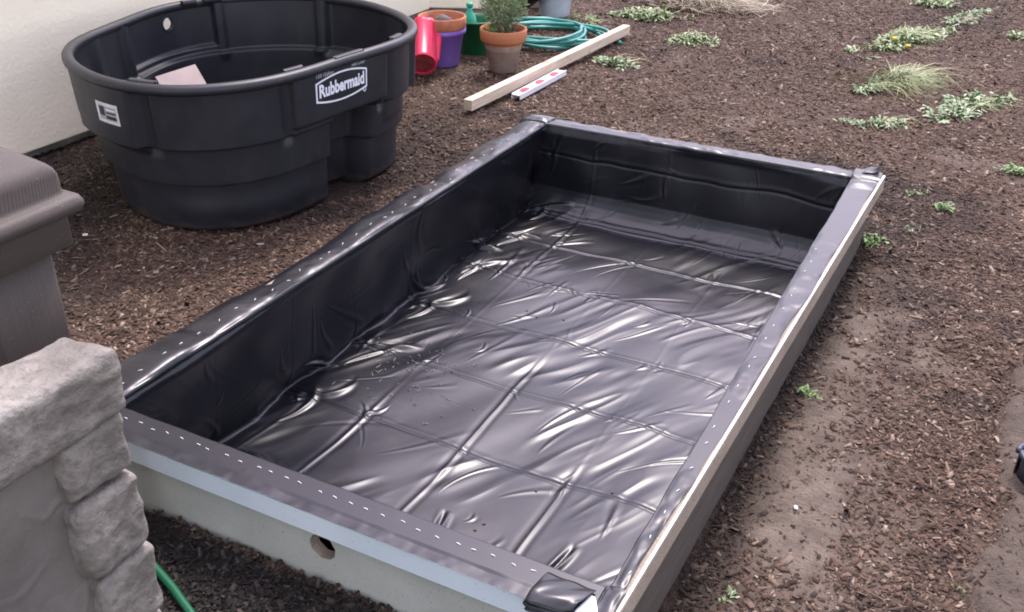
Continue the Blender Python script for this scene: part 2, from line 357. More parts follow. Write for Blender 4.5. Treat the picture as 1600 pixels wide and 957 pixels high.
def chips(N, seed):
    r = np.random.default_rng(seed)
    d = 1.1+7.9*r.random(N*3)**1.25; a = r.uniform(R(-35), R(35), N*3)+(-YAW)
    x = CAM[0]-d*np.sin(a)*1.0; y = CAM[1]+d*np.cos(a)
    ok = (x > -2.1) & (x < 4.2)
    ok &= ~((x > -.12) & (x < 1.27) & (y > -.08) & (y < 2.36))
    ok &= ~((((x+1.13)/.50)**2+((y-1.82)/.60)**2) < 1)
    b, w, rt = masks(x, y)
    ok &= r.random(len(x)) > np.clip(b*.95+.5*sst(.1, .5, fbm(x, y, 2.2, 3, 19)), 0, .93)
    x = x[ok][:N]; y = y[ok][:N]; n = len(x)
    dist = np.hypot(x-CAM[0], y-CAM[1])
    L = np.clip(r.lognormal(math.log(.0046), .48, n), .002, .018)*(1+.10*np.clip(dist-2, 0, 5)); Wd = L*r.uniform(.3, .85, n); Wd = np.clip(Wd, .0018, .009); lng = r.random(n) < .035; L = np.where(lng, L*2.4, L); Wd = np.where(lng, Wd*.5, Wd); T = np.clip(Wd*.3, .001, .0025)
    yaw = r.uniform(0, np.pi, n); tilt = r.normal(0, .28, n); roll = r.normal(0, .35, n)
    ca, sa = np.cos(yaw), np.sin(yaw); ct, st = np.cos(tilt), np.sin(tilt); cR, sR = np.cos(roll), np.sin(roll)
    ax = np.stack([ca*ct, sa*ct, st], -1); by = np.stack([-sa*cR-ca*st*sR, ca*cR-sa*st*sR, ct*sR], -1); nz = np.cross(ax, by)
    c = np.stack([x, y, gz(x, y)+T*.6+np.abs(st)*L*.4+r.uniform(0, .003, n)], -1)
    V = []
    for sx, sy, sz, k in ((-1, -1, -1, .7), (1, -1, -1, .9), (1, 1, -1, .6), (-1, 1, -1, 1), (-.9, -.7, 1, .8), (.8, -.9, 1, .7), (.95, .6, 1, .9), (-.8, .9, 1, .7)):
        jx = r.uniform(.75, 1.1, n)*L*sx; jy = r.uniform(.6, 1.1, n)*Wd*sy*k
        V.append(c+ax*jx[:, None]+by*jy[:, None]+nz*(T*sz*.5)[:, None])
    V = np.stack(V, 1).reshape(-1, 3)
    f = np.array([[4, 5, 6, 7], [0, 1, 5, 4], [1, 2, 6, 5], [2, 3, 7, 6], [3, 0, 4, 7]])
    F = (np.arange(n)[:, None, None]*8+f[None]).reshape(-1, 4)
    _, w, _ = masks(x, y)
    o = mesh_np('bark_mulch', V, F, CHIP, smooth=False, attrs={'damp_shade': np.repeat(w, 8)})
    o['kind'] = 'stuff'; o['label'] = 'loose brown bark chips spread over the ground'
    return o
chips(180000, 5)

# ---------------------------------------------------------------- house walls
def wallgrid(name, p0, p1, z0, z1, thick, mat, parent, lip=0.0):
    p0 = np.array(p0[:2], float); p1 = np.array(p1[:2], float); t = (p1-p0)/np.linalg.norm(p1-p0); nrm = np.array([t[1], -t[0]])
    bm = bmesh.new(); q = [p0, p1, p1-nrm*thick, p0-nrm*thick]
    lo = [bm.verts.new((a[0], a[1], z0)) for a in q]; hi = [bm.verts.new((a[0], a[1], z1)) for a in q]
    bm.faces.new(lo[::-1]); bm.faces.new(hi)
    for i in range(4): bm.faces.new((lo[i], lo[(i+1) % 4], hi[(i+1) % 4], hi[i]))
    bmesh.ops.recalc_face_normals(bm, faces=bm.faces[:])
    bmesh.ops.bevel(bm, geom=bm.edges[:], offset=.006, segments=2, affect='EDGES')
    return from_bm(name, bm, mat, parent)
wa = thing('house_wall', 'cream stuccoed house wall standing along the left behind the black stock tank', 'wall', (-2.1, 2, 0))
def rel(o, par):
    o.parent = par; o.matrix_parent_inverse = Matrix.Translation(par.location).inverted() if par.rotation_euler.z == 0 else par.matrix_basis.inverted(); return o
CX = -2.0; YC = 4.62
rel(wallgrid('stucco', (CX, -5), (CX, YC), .055, 3.2, .25, STUCCO, None), wa)
rel(wallgrid('foundation', (CX-.05, -5), (CX-.05, YC), -.3, .052, .2, FOUND, None), wa)
p0 = np.array([CX-.02, 4.40]); p1 = at(757, 15, .06)[:2]; p0 = p1+(p0-p1)*1.0
wb = thing('house_wall', 'short tan wall return running behind the purple and terracotta flower pots', 'wall', (-1.9, 4.7, 0))
rel(wallgrid('stucco', p0+np.array([-.5, -.02]), p1, .062, 3.1, .25, STUCCO, None), wb)
q1 = p1+np.array([-.01, .03]); rel(wallgrid('foundation', p0+np.array([-.5, .01]), q1, -.3, .058, .2, FOUND, None), wb)

# ---------------------------------------------------------------- raised bed
bed = thing('raised_bed', 'long low bed frame lined with stapled glossy black plastic, round hole in its front', 'raised bed', (0, 0, 0))
def prism(name, quad, z0, z1, mat, parent, bev=.003):
    bm = bmesh.new(); lo = [bm.verts.new((x, y, z0)) for x, y in quad]; hi = [bm.verts.new((x, y, z1)) for x, y in quad]
    bm.faces.new(lo[::-1]); bm.faces.new(hi); n = len(quad)
    for i in range(n): bm.faces.new((lo[i], lo[(i+1) % n], hi[(i+1) % n], hi[i]))
    bmesh.ops.recalc_face_normals(bm, faces=bm.faces[:])
    if bev: bmesh.ops.bevel(bm, geom=bm.edges[:], offset=bev, segments=2, affect='EDGES')
    return from_bm(name, bm, mat, parent)
def rx(y): return 1.262+.062*(y/2.33)       # outer edge of the right cap board
CT = .056
prism('cap_board', [(-.092, -.092), (1.216, -.092), (1.216, -.004), (-.092, -.004)], H-CT, H, BLUE, bed)['label'] = 'pale blue painted front cap board'
prism('cap_board', [(1.234, -.10), (rx(-.1), -.10), (rx(2.37), 2.37), (1.236, 2.37)], H-CT-.002, H+.001, RAW, bed)['label'] = 'raw tan right cap board'
prism('cap_board', [(-.088, -.002), (-.018, -.002), (-.018, 2.282), (-.088, 2.282)], H-CT, H-.004, RAW, bed)
prism('cap_board', [(-.10, 2.300), (1.222, 2.300), (1.222, 2.372), (-.10, 2.372)], H-CT, H-.003, RAW, bed)
strip = prism('paint_strip', [(rx(-.1)-.006, -.096), (rx(-.1)-.001, -.096), (rx(2.36)-.001, 2.36), (rx(2.36)-.008, 2.36)], H+.0015, H+.003, WHITE, bed, 0)
# front panel with the hole (annulus-to-rectangle mesh, with thickness)
hx, hz_, hr = .636, .147, .031
n = 64; yo, yi = -.080, -.055; X0, X1, Z0, Z1 = -.078, 1.235, -.17, H-CT-.0015
ang = np.linspace(0, 2*np.pi, n, endpoint=False)+.01
circ = np.stack([hx+hr*np.cos(ang)*(1+.03*np.sin(9*ang)), hz_+hr*np.sin(ang)*(1+.03*np.cos(7*ang))], -1)
def to_rect(a):
    dx, dz = math.cos(a), math.sin(a); t = 1e9
    if dx > 1e-9: t = min(t, (X1-hx)/dx)
    if dx < -1e-9: t = min(t, (X0-hx)/dx)
    if dz > 1e-9: t = min(t, (Z1-hz_)/dz)
    if dz < -1e-9: t = min(t, (Z0-hz_)/dz)
    return (hx+dx*t, hz_+dz*t)
corner_angles = [math.atan2(zz-hz_, xx-hx) % (2*math.pi) for xx in (X0, X1) for zz in (Z0, Z1)]
for ca_ in corner_angles:
    k = int(np.argmin(np.abs(ang-ca_))); ang[k] = ca_
circ = np.stack([hx+hr*np.cos(ang)*(1+.03*np.sin(9*ang)), hz_+hr*np.sin(ang)*(1+.03*np.cos(7*ang))], -1)
rect = np.array([to_rect(a) for a in ang])
V = []; 
for yy in (yo, yi):
    V += [(c[0], yy, c[1]) for c in circ]+[(c[0], yy, c[1]) for c in rect]
F = []
for i in range(n):
    j = (i+1) % n
    F.append([i, n+i, n+j, j]); F.append([2*n+j, 3*n+j, 3*n+i, 2*n+i]); F.append([n+i, 3*n+i, 3*n+j, n+j])
fp = mesh_np('front_panel', V, F, PANEL, bed, smooth=False); fp['label'] = 'grey green painted front board with a round hole'
F = [[i, (i+1) % n, n+(i+1) % n, n+i] for i in range(n)]
mesh_np('hole_edge', [(hx+(c[0]-hx)*.985, yy, hz_+(c[1]-hz_)*.985) for yy in (yo-.0006, yi+.0006) for c in circ], F, RAW, bed)
prism('side_panel', [(1.225, -.05), (rx(-.05)-.020, -.05), (rx(2.33)-.03, 2.33), (1.235, 2.33)], -.17, H-CT-.003, DARKBOARD, bed)['label'] = 'dark weathered right side board under the cap'
prism('side_panel', [(-.087, -.053), (-.070, -.053), (-.070, 2.30), (-.087, 2.30)], -.17, H-CT-.0015, DARKBOARD, bed)
prism('back_panel', [(-.049, 2.33), (1.22, 2.33), (1.22, 2.35), (-.049, 2.35)], -.17, H-CT-.0015, DARKBOARD, bed)

# liner -------------------------------------------------------------
zf = -.11; Dp = H-zf
def profile(lo_out, lo_in, lo_base, hi_base, hi_in, hi_out, rb_lo, rb_hi, step):
    """polyline (coord, height 0..1): flap, wall, curved base, floor, base, wall, flap"""
    P = [(lo_out, 1.0), (lo_in-.012, 1.0), (lo_in-.004, .985), (lo_in, .95)]
    for k in range(1, 9):
        a = k/8*math.pi/2
        P.append((lo_base-rb_lo*0+rb_lo*(1-math.cos(a))*1.0, max(0, (rb_lo/Dp)*(1-math.sin(a)))))
    P += [((lo_base+rb_lo+hi_base-rb_hi*1.5)/2, 0.0)]
    for k in range(8, 0, -1):
        a = k/8*math.pi/2
        ex_ = 1.08 if rb_hi > .1 else 1.0
        P.append((hi_base-rb_hi*ex_*(1-math.cos(a)), (rb_hi/(ex_**2.2)/Dp)*(1-math.sin(a))))
    P += [(hi_in, .95), (hi_in+.004, .985), (hi_in+.012, 1.0), (hi_out, 1.0)]
    P = np.array(P); d = np.hypot(np.diff(P[:, 0]), np.diff(P[:, 1])*Dp); L = np.concatenate([[0], np.cumsum(d)])
    n = int(L[-1]/step); s = np.linspace(0, L[-1], n)
    return s, np.interp(s, L, P[:, 0]), np.interp(s, L, P[:, 1])
su, ux, uh = profile(-.100, 0.0, -.042, 1.205, 1.218, 1.262, .012, .03, .0030)
sv, vy, vh = profile(-.088, 0.0, .0, 2.255, 2.283, 2.372, .05, .145, .0033)
# smooth profile corners
def smooth1(a, k=5):
    ker = np.hanning(k+2)[1:-1]; ker /= ker.sum(); p = np.pad(a, (k//2, k//2), 'edge'); return np.convolve(p, ker, 'valid')
uh = smooth1(uh, 5); vh = smooth1(vh, 7)
NU, NV = len(su), len(sv)
US, VS = np.meshgrid(su, sv, indexing='ij')
UX, VY = np.meshgrid(ux, vy, indexing='ij'); UH, VH = np.meshgrid(uh, vh, indexing='ij')
# let the floor creep into the wall unevenly at the left
zz = np.maximum(UH, VH); k_ = .03
zz = np.where(np.abs(UH-VH) < .12, zz+np.clip(.12-np.abs(UH-VH), 0, 1)**2/.48*.35*(zz > .02)*(zz < .93), zz)
zz = np.minimum(zz, 1.0)
cv0 = float(np.interp(.635, vy, sv))
PX = UX+.030*np.exp(-((US-su[int(np.argmin(ux[30:200]))+36]-0)/.05)**2)*np.clip(.35-np.abs(((VS-cv0)/.32) % 1-.5)*1.6+.8*fbm(US*0, VS, 5, 2, 151), -.6, 1); PY = VY.copy(); PZ = zf+zz*Dp
# right cap widens to the far end
rt = sst(1.228, 1.262, UX); PX = PX+rt*(rx(VY)-rx(0)-.0)*1.0-rt*.0
floorm = (1-sst(.02, .30, zz)); wallm = sst(.02, .12, zz)*(1-sst(.90, .99, zz)); flapm = sst(.97, .999, zz)
disp = np.zeros_like(PX)
_ku = int(np.argmin(ux[30:200]))+30; u_of = lambda x: np.interp(x, ux[_ku:], su[_ku:]); v_of = lambda y: np.interp(y, vy, sv)
r = np.random.default_rng(21)
# broad slack
disp += (.014*fbm(US, VS*.8, 2.6, 2, 31))*(floorm+.6*wallm)
ca_, sa_ = math.cos(R(60)), math.sin(R(60)); AL = US*ca_+VS*sa_; CRS = -US*sa_+VS*ca_+.035*fbm(US, VS, 3.0, 2, 43)
disp += floorm*(.0050*fbm(AL*.20, CRS, 6.0, 2, 44)+.0030*(1-2*np.abs(fbm(AL*.16, CRS, 17.0, 2, 46)))*sst(.35, .7, vn(US*5, VS*5, 47)))
# packing creases across (const v) and along (const u)
cv = [v_of(.315), v_of(.635), v_of(.955), v_of(1.278), v_of(1.60), v_of(1.92), v_of(2.17)]; cv += [cv[-1]+.27, ]
cuv = [u_of(-.03)-.17, u_of(.22), u_of(.54), u_of(.86)]
jog = .010*fbm(US, VS*0, 3.0, 3, 51)
for i, c in enumerate(cv):
    d = VS-c-jog*(1+.3*i)-.004*np.sin(US*9+i); sg = -1 if i % 2 else 1
    amp = .6+.55*vn(US*4, US*0+i, 61)
    w = (floorm+(.12+.7*sst(sv[-1]-.6, sv[-1]-.4, VS))*wallm)*amp
    disp += w*(-.0030*np.exp(-(d/.0042)**2)+.0013*np.exp(-((d-.012)/.009)**2))
    disp += w*.0016*np.exp(-np.abs(d)/.05)*sg
jog2 = .008*fbm(US*0, VS, 3.0, 3, 53)
for i, c in enumerate(cuv):
    d = US-c-jog2-.004*np.sin(VS*7+i); amp = .08+.65*sst(.45, .85, vn(VS*2.4, VS*0+i*3, 67))
    w = (floorm+.25*wallm)*amp
    disp += w*(.0022*np.exp(-(d/.005)**2)-.0016*np.exp(-((d-.014)/.008)**2)-.0012*np.exp(-((d+.014)/.010)**2))
def wrinkle(u0, v0, ang_, L, w, A, bend=0.0, mask=None):
    ca, sa = math.cos(ang_), math.sin(ang_); rad = L+4*w
    i0, i1 = np.searchsorted(su, [u0-rad, u0+rad]); j0, j1 = np.searchsorted(sv, [v0-rad, v0+rad])
    if i1-i0 < 3 or j1-j0 < 3: return
    uu = US[i0:i1, j0:j1]-u0; vv = VS[i0:i1, j0:j1]-v0
    a = uu*ca+vv*sa; b = -uu*sa+vv*ca-bend*(a/L)**2*L
    t = np.clip((a/L+1)/2, 0, 1); wid = w*(.35+1.1*t)
    env = np.sin(np.pi*t)**.7
    prof = .6*np.exp(-(b/wid)**2)+.5*np.exp(-np.abs(b)/(.8*wid))-.45*np.exp(-((b-1.9*wid)/(1.2*wid))**2)-.3*np.exp(-((b+2.0*wid)/(1.3*wid))**2)
    k = floorm[i0:i1, j0:j1]+wallm[i0:i1, j0:j1]*.3
    disp[i0:i1, j0:j1] += A*env*prof*k
for vi, c in enumerate(cv):
    for ui, cu_ in enumerate(cuv+[u_of(1.13), u_of(.0)]):
        for q in range(r.integers(1, 4)):
            a = r.choice([-1, 1])*math.pi/2+r.normal(0, .55); L = r.uniform(.012, .045)
            wrinkle(cu_+r.normal(0, .02)+math.cos(a)*L, c+math.sin(a)*L, a+math.pi, L, r.uniform(.003, .007), r.uniform(.0008, .0022)*r.choice([1, 1, -.7]), r.normal(0, .25))
for q in range(120):
    a = R(61)+r.normal(0, .42); L = r.uniform(.05, .17)
    wrinkle(r.uniform(.12, su[-1]-.1), r.uniform(.12, sv[-1]-.12), a, L, r.uniform(.0030, .0075)*(1+L), r.uniform(.0007, .0022)*r.choice([1, 1, 1, -.6]), r.normal(0, .10))
for q in range(26):
    wrinkle(r.uniform(.14, .46), r.uniform(.1, sv[-1]-.4), R(28)+r.normal(0, .5), r.uniform(.05, .14), r.uniform(.006, .012), r.uniform(.004, .010), r.normal(0, .2))
for q in range(16):
    wrinkle(r.uniform(.3, su[-1]-.3), sv[-1]-r.uniform(.12, .42), r.normal(1.2, .5), r.uniform(.04, .10), r.uniform(.005, .010), r.uniform(.003, .008), r.normal(0, .2))
for q in range(36):
    a = r.uniform(0, math.pi); L = r.uniform(.015, .05)
    wrinkle(r.uniform(.12, su[-1]-.1), r.uniform(.12, sv[-1]-.12), a, L, r.uniform(.003, .005), r.uniform(.001, .0022), r.normal(0, .3))
# tension tents at the left wall base where the folds meet the wall
ub = u_of(-.02)
for c in cv:
    wrinkle(ub+.09, c+.03, .45+r.normal(0, .3), r.uniform(.06, .15), .011, .007, r.normal(0, .3)); wrinkle(ub+.07, c-.04, 1.2+r.normal(0, .3), r.uniform(.05, .12), .009, .005, r.normal(0, .2))
# two sharp open folds near the front
for (xa, ya, xb, yb) in ((.66, .02, .655, .40), (.87, .03, 1.0, .42), (.28, .05, .36, .3)):
    ua, va, ub_, vb = u_of(xa), v_of(ya)+.02, u_of(xb), v_of(yb)
    a = math.atan2(vb-va, ub_-ua); L = math.hypot(vb-va, ub_-ua)/2
    wrinkle((ua+ub_)/2, (va+vb)/2, a, L, .0045, -.008, .12); wrinkle((ua+ub_)/2+.012, (va+vb)/2, a, L, .006, .006, .12)
# facets and bulges on the left wall
lw = (1-sst(.32, .46, US))
disp += lw*wallm*(.020*fbm(US*1.3, VS, 3.4, 2, 71)-.002)
frw = sst(sv[-1]-.56, sv[-1]-.42, VS)
disp += frw*wallm*(.010*fbm(US, VS, 3.6, 2, 73))
# the flaps: rippled, puffed between staples
lf = (US < .12)*flapm; rf = (US > su[-1]-.09)*flapm; ff = (VS > sv[-1]-.13)*flapm; nf = (VS < .12)*flapm
pucker = lambda s, sd_: .5+.5*np.sin(s*2*np.pi/.055+1.5*fbm(s, s*0, 4, 2, sd_))
disp += lf*(.004+.010*np.abs(np.sin((VS-cv[1])*np.pi/.293+.5*fbm(US*0,VS,2,2,82)))*sst(.0,.05,.12-US)*(.5+.7*vn(VS*3,VS*0,81))+.006*fbm(US*2, VS, 6, 3, 83))
disp += rf*(.004+.009*np.clip(fbm(US*2.5, VS, 6, 3, 85), 0, 1)+.0060*fbm(US*2.2, VS*.8, 9, 3, 86))
disp += ff*(.003+.008*np.clip(fbm(US, VS*2, 8, 3, 87), 0, 1)+.004*fbm(US, VS*2, 14, 2, 88))
disp += nf*(.0015+.0012*fbm(US, VS, 7, 2, 89))
disp += .003*np.exp(-((zz-.985)/.03)**2)*fbm(US, VS, 16, 3, 91)
base = np.stack([PX, PY, PZ], -1)
du = np.gradient(base, axis=0); dv = np.gradient(base, axis=1); N_ = np.cross(du, dv); N_ /= np.linalg.norm(N_, axis=-1, keepdims=True)+1e-12
for _ in range(6):
    N_[1:-1, 1:-1] = (N_[1:-1, 1:-1]*2+N_[:-2, 1:-1]+N_[2:, 1:-1]+N_[1:-1, :-2]+N_[1:-1, 2:])/6
N_ /= np.linalg.norm(N_, axis=-1, keepdims=True)+1e-12
LP = base+N_*disp[..., None]
# uneven free edges
el = np.clip((.085-US)/.085, 0, 1)**2; LP[..., 0] -= el*(.012+.030*np.clip(fbm(US*0, VS, 1.7, 3, 95)+.25, 0, 1)); LP[..., 2] -= el**2*(.012+.02*np.clip(fbm(US*0, VS, 2.6, 2, 97), 0, 1))
ef = np.clip((VS-(sv[-1]-.07))/.07, 0, 1)**2; LP[..., 1] += ef*.012*fbm(US, VS*0, 5, 3, 99); LP[..., 2] -= ef**2*.006
en = np.clip((.028-VS)/.028, 0, 1)**1.5; LP[..., 1] -= en*(.007+.004*fbm(US, VS*0, 2.5, 3, 101))
er = np.clip((US-(su[-1]-.03))/.03, 0, 1)**2; LP[..., 0] -= er*(.010+.012*fbm(US*0, VS, 4, 3, 103))
LP[..., 2] = np.where(flapm > .5, np.maximum(LP[..., 2], np.where(el+ef+en > .15, -1, H+.0035)), LP[..., 2])
liner = mesh_np('liner', LP.reshape(-1, 3), grid_faces(NU, NV), LINER, bed)
liner['label'] = 'creased glossy black plastic sheet lining the bed'
def liner_at(x, y):
    i = int(np.argmin(np.abs(PX[:, NV//2]-x)+(9 if -.1 < x < -.002 else 0)*(US[:, 0] > .11))); j = int(np.argmin(np.abs(vy-y)))
    return LP[i, j]
# staples
def staple_mesh():
    pts = [(-.0055, 0, -.003), (-.0052, 0, .0005), (-.0042, 0, .0012), (.0042, 0, .0012), (.0052, 0, .0005), (.0055, 0, -.003)]
    o = tube('staple', pts, .0009, STEEL, None, 5); return o
st0 = staple_mesh(); first = True
def put_staple(x, y, rz):
    global first
    p = liner_at(x, y)
    if first: o = st0; first = False
    else: o = st0.copy(); COL.objects.link(o)
    o.parent = liner; o.location = (p[0], p[1], p[2]+.0006); o.rotation_euler = (r.normal(0, .15), r.normal(0, .1), rz+r.normal(0, .1)); o.scale = (.85, .8, .8)
for k in range(29): put_staple(.03+k*.0405+r.normal(0, .006), -.034+r.normal(0, .002), r.normal(-.06, .08))
for k in range(33): put_staple(-.040+r.normal(0, .004), .06+k*.068+r.normal(0, .006), r.normal(1.45, .35))
for k in range(19):
    y = .06+k*.085+r.normal(0, .01)
    i = int(np.argmin(np.abs(PX[:, int(np.argmin(np.abs(vy-y)))]-1.243))); p = LP[i, int(np.argmin(np.abs(vy-y)))]
    o = st0.copy(); COL.objects.link(o); o.parent = liner; o.location = (p[0], p[1], p[2]+.0008); o.rotation_euler = (0, 0, r.normal(1.5, .3))
# folded bundle over the near right corner
def ribbon(name, path, width_pts, th, parent, mat=LINER):
    """path of (y,z) loops swept along x with slight change"""
    P = spline(path, 10); n = len(P); m_ = len(width_pts); V = []
    for k, (x, dy, dz, s) in enumerate(width_pts):
        for p in P: V.append((x, p[0]*s+dy, p[1]*s+dz))
    o = mesh_np(name, np.array(V), grid_faces(m_, n), mat, parent)
    md = o.modifiers.new('th', 'SOLIDIFY'); md.thickness = th; return o
fold = [(1.206, .020), (1.165, .0235), (1.128, .0235), (1.113, .0200), (1.1125, .0150), (1.128, .0125), (1.165, .0140), (1.184, .0130), (1.187, .0095), (1.170, .0075), (1.138, .0085), (1.122, .0070), (1.1205, .0035), (1.140, .0020), (1.200, .0030)]
sp = spline([(a, b, 0) for a, b in fold], 9); V = []; ns = 14
for k in range(ns):
    t = k/(ns-1); y = -.028-.083*t
    for p in sp:
        q = .15+.85*math.sin(math.pi*min(1, t*1.25)*.5)
        V.append((p[0]+.006*math.sin(p[0]*90+t*3)*t-.010*t, y-.006*math.sin((p[0]-1.11)*45)*t+.10*(p[0]-1.16)*t, H+.0055+p[1]*q*.85+.0012*math.sin(t*9+p[0]*120)-.010*max(0, t-.78)/.22))
fb = mesh_np('folded_corner', np.array(V), grid_faces(ns, len(sp)), LINER, liner); fb['label'] = 'flat bunched fold of liner over the near right corner'
fb.modifiers.new('th', 'SOLIDIFY').thickness = .0012
# loose tongue standing up at the far right corner
tp = spline([(0, 0), (.02, .012), (.045, .02), (.06, .035), (.064, .055)], 8)
V = []; 
for k in range(7):
    w = -.03+.011*k
    for p in tp: V.append((1.24+.062*(p[0]/.064)-.3*w*0, 2.345+w+.25*p[0], H+.004+p[1]*(1-.5*abs(k-3)/3)+.004*math.sin(k+p[0]*60)))
lt_ = mesh_np('loose_corner', np.array(V), grid_faces(7, len(tp)), LINER, liner); lt_.modifiers.new('th', 'SOLIDIFY').thickness = .0012
# white tape scrap at the near right corner
scr = mesh_np('tape_scrap', [(1.203, -.044, H+.011), (1.212, -.046, H+.011), (1.236, -.088, H+.010), (1.192, -.092, H+.010)], [[0, 3, 2, 1]], WHITE, liner, smooth=False)
scr.modifiers.new('th', 'SOLIDIFY').thickness = .0006; scr['label'] = 'bright white scrap at the near right corner'

# crumbs on the liner
def chip_obj(name, x, y, s, mat, label, cat, group, z=None):
    bm = box_bm(-s, s, -s*.6, s*.6, 0, s*.6, s*.18, 1)
    for v in bm.verts: v.co.x *= random.uniform(.8, 1.15); v.co.y *= random.uniform(.8, 1.15)
    o = from_bm(name, bm, mat); p = liner_at(x, y) if z is None else (x, y, z); o.location = (p[0], p[1], p[2]+.0005); o.rotation_euler = (random.uniform(-.2, .2), random.uniform(-.2, .2), random.uniform(0, 3)); return tag(o, label, cat, group)
barkm = plain('bark_crumb', (.10, .06, .04), .8, .3, 60, .3)
for (px, py, lb) in ((837, 763, 'tiny bark crumb on the liner floor, alone in the near right middle panel'), (757, 815, 'right one of a close pair of bark crumbs near the front of the liner'), (742, 824, 'left one of a close pair of bark crumbs near the front of the liner'),
        (957, 770, 'tiny bark crumb on the liner floor nearest the right rim'), (824, 487, 'small bark crumb left of the two other crumbs mid liner'), (880, 502, 'rightmost of three small bark crumbs mid liner'),
        (838, 497, 'middle one of three small bark crumbs mid liner')):
    q = at(px, py, zf)
    chip_obj('bark_crumb', q[0], q[1], .0042, barkm, lb, 'bark crumb', 'bark crumbs on the liner')
# dry grass bits on liner
V = []; F = []
for q in range(75):
    c = at(640+r.normal(0, 45), 585+r.normal(0, 32), zf); p = liner_at(c[0], c[1]); a = r.uniform(0, 6.3); L = r.uniform(.003, .010); b0 = len(V); z = p[2]+.002
    ca, sa = math.cos(a), math.sin(a); w = .0007
    V += [(p[0]-ca*L-sa*w, p[1]-sa*L+ca*w, z), (p[0]-ca*L+sa*w, p[1]-sa*L-ca*w, z), (p[0]+ca*L+sa*w, p[1]+sa*L-ca*w, z+.001), (p[0]+ca*L-sa*w, p[1]+sa*L+ca*w, z+.001), (p[0], p[1], z+.003)]
    F += [[b0, b0+1, b0+4], [b0+1, b0+2, b0+4], [b0+2, b0+3, b0+4], [b0+3, b0, b0+4]]
o = mesh_np('straw_bits', V, F, STRAW, smooth=False); o['kind'] = 'stuff'; o['label'] = 'scattered straw bits on the black liner'

# ---------------------------------------------------------------- stock tank
TC = np.array([-1.126, 1.818]); TH = .58
FC = [0.6934, -0.0016, -0.0005, -0.0708, -0.0267, -0.0105, 0.0223, -0.0104, 0.0098, 0.0003, 0.01, -0.0007, -0.0034]
def trad(th):
    s = np.full_like(th, FC[0])
    for k in range(1, 7): s = s+FC[2*k-1]*np.cos(k*th)+FC[2*k]*np.sin(k*th)
    return s
def win(a, lo, hi, w=1.4):
    a = (a-lo+180) % 360-180; span = (hi-lo)
    return sst(-w, w, a)*(1-sst(span-w, span+w, a)) if span < 180 else 0
def toff(thd, z):
    d = .026+.030*(1-z/TH)+0*thd
    d = d+.030*(1-sst(.338, .350, z))+.028*(1-sst(.192, .204, z))
    up = sst(.338-.004, .346, z)
    for sh in (0, 180):
        panels = win(thd, -36+sh, 11+sh)*sst(.365, .378, z)*.020+win(thd, -111+sh, -79+sh)*sst(.318, .33, z)*.024+win(thd, 15+sh, 29+sh)*sst(.25, .262, z)*.008+win(thd, 34+sh, 58+sh)*sst(.318, .33, z)*.02
        d = d-panels
        groove = (win(thd, -79.5+sh, -75+sh, 1)+win(thd, -40+sh, -36.5+sh, 1)+win(thd, 11.3+sh, 14+sh, 1)*1.6)*sst(.30, .34, z)*.012
        d = d+groove
        if sh == 0: d = d+win(thd, -17+sh, 8+sh, 1.6)*(1-sst(.350, .372, z))*(.105)
    d = d-.010*np.exp(-((z-.09)/.05)**2)*win(thd, -75, -25, 16)
    d = d+.035*(1-sst(0, .028, z))**2
    return d
tank = thing('stock_tank', 'big oval ribbed black plastic stock tank with rolled rim and white logo', 'stock tank', (TC[0], TC[1], 0))
nt = 640; th = np.linspace(0, 2*np.pi, nt, endpoint=False); thd = np.degrees(th)
zs = np.unique(np.concatenate([np.linspace(0, .03, 6), np.linspace(.03, TH-.018, 44), [.19, .195, .2, .206, .336, .34, .344, .348, .352, .36, .366, .372, .378]]))
TT, ZZ = np.meshgrid(th, zs, indexing='ij'); TD = np.degrees(TT)
def tank_pt(T, Zz, extra=0.0):
    d = toff(np.degrees(T) % 360 if not np.isscalar(T) else math.degrees(T) % 360, Zz)+extra; rr = trad(T)-d
    return np.stack([rr*np.cos(T), rr*np.sin(T), Zz], -1)
out = tank_pt(TT, ZZ); inn = tank_pt(TT, np.maximum(ZZ, .012), .011)
out[..., 2] -= .004
no = out.reshape(-1, 3); ni = inn.reshape(-1, 3); nz = len(zs)
Fo = grid_faces(nt, nz, True); Fi = grid_faces(nt, nz, True)[:, ::-1]+len(no)
# the drain hole through the wall by the house
hth = R(163.0); hzz = .497; rr0 = float(trad(np.array([hth]))[0]); hrad = .024
def inhole(Fx, Vx):
    c = Vx[Fx].mean(1); a = np.arctan2(c[:, 1], c[:, 0]); da = (a-hth+np.pi) % (2*np.pi)-np.pi
    return np.hypot(da*rr0, c[:, 2]-hzz) < hrad*1.15
Vt = np.concatenate([no, ni])
keep = ~inhole(np.concatenate([Fo, Fi]), Vt)
Ft = np.concatenate([Fo, Fi])[keep]
shell = mesh_np('shell', Vt, Ft, POLY, tank)
# hole flange hides the stepped cut
a = np.linspace(0, 2*np.pi, 28, endpoint=False)
for ex in (.0085, .0025):
    pass
cth = hth+a*0
prof = [(.0205, -.004), (.0205, .018), (.034, .018), (.034, .0145), (.027, .012)]
V = []
nrm = None
for ai in a:
    for (rad_, dep) in [(.027, -.006), (.027, .0150), (.034, .0140), (.0345, .012), (.034, .0100)]:
        t_ = hth+rad_*math.cos(ai)/rr0; z_ = hzz+rad_*math.sin(ai)
        rr_ = float(trad(np.array([t_]))[0])-toff(math.degrees(t_) % 360, np.array(z_))-dep
        V.append((float(rr_)*math.cos(t_), float(rr_)*math.sin(t_), z_))
mesh_np('drain_flange', np.array(V), grid_faces(28, 5, True), POLY, tank)
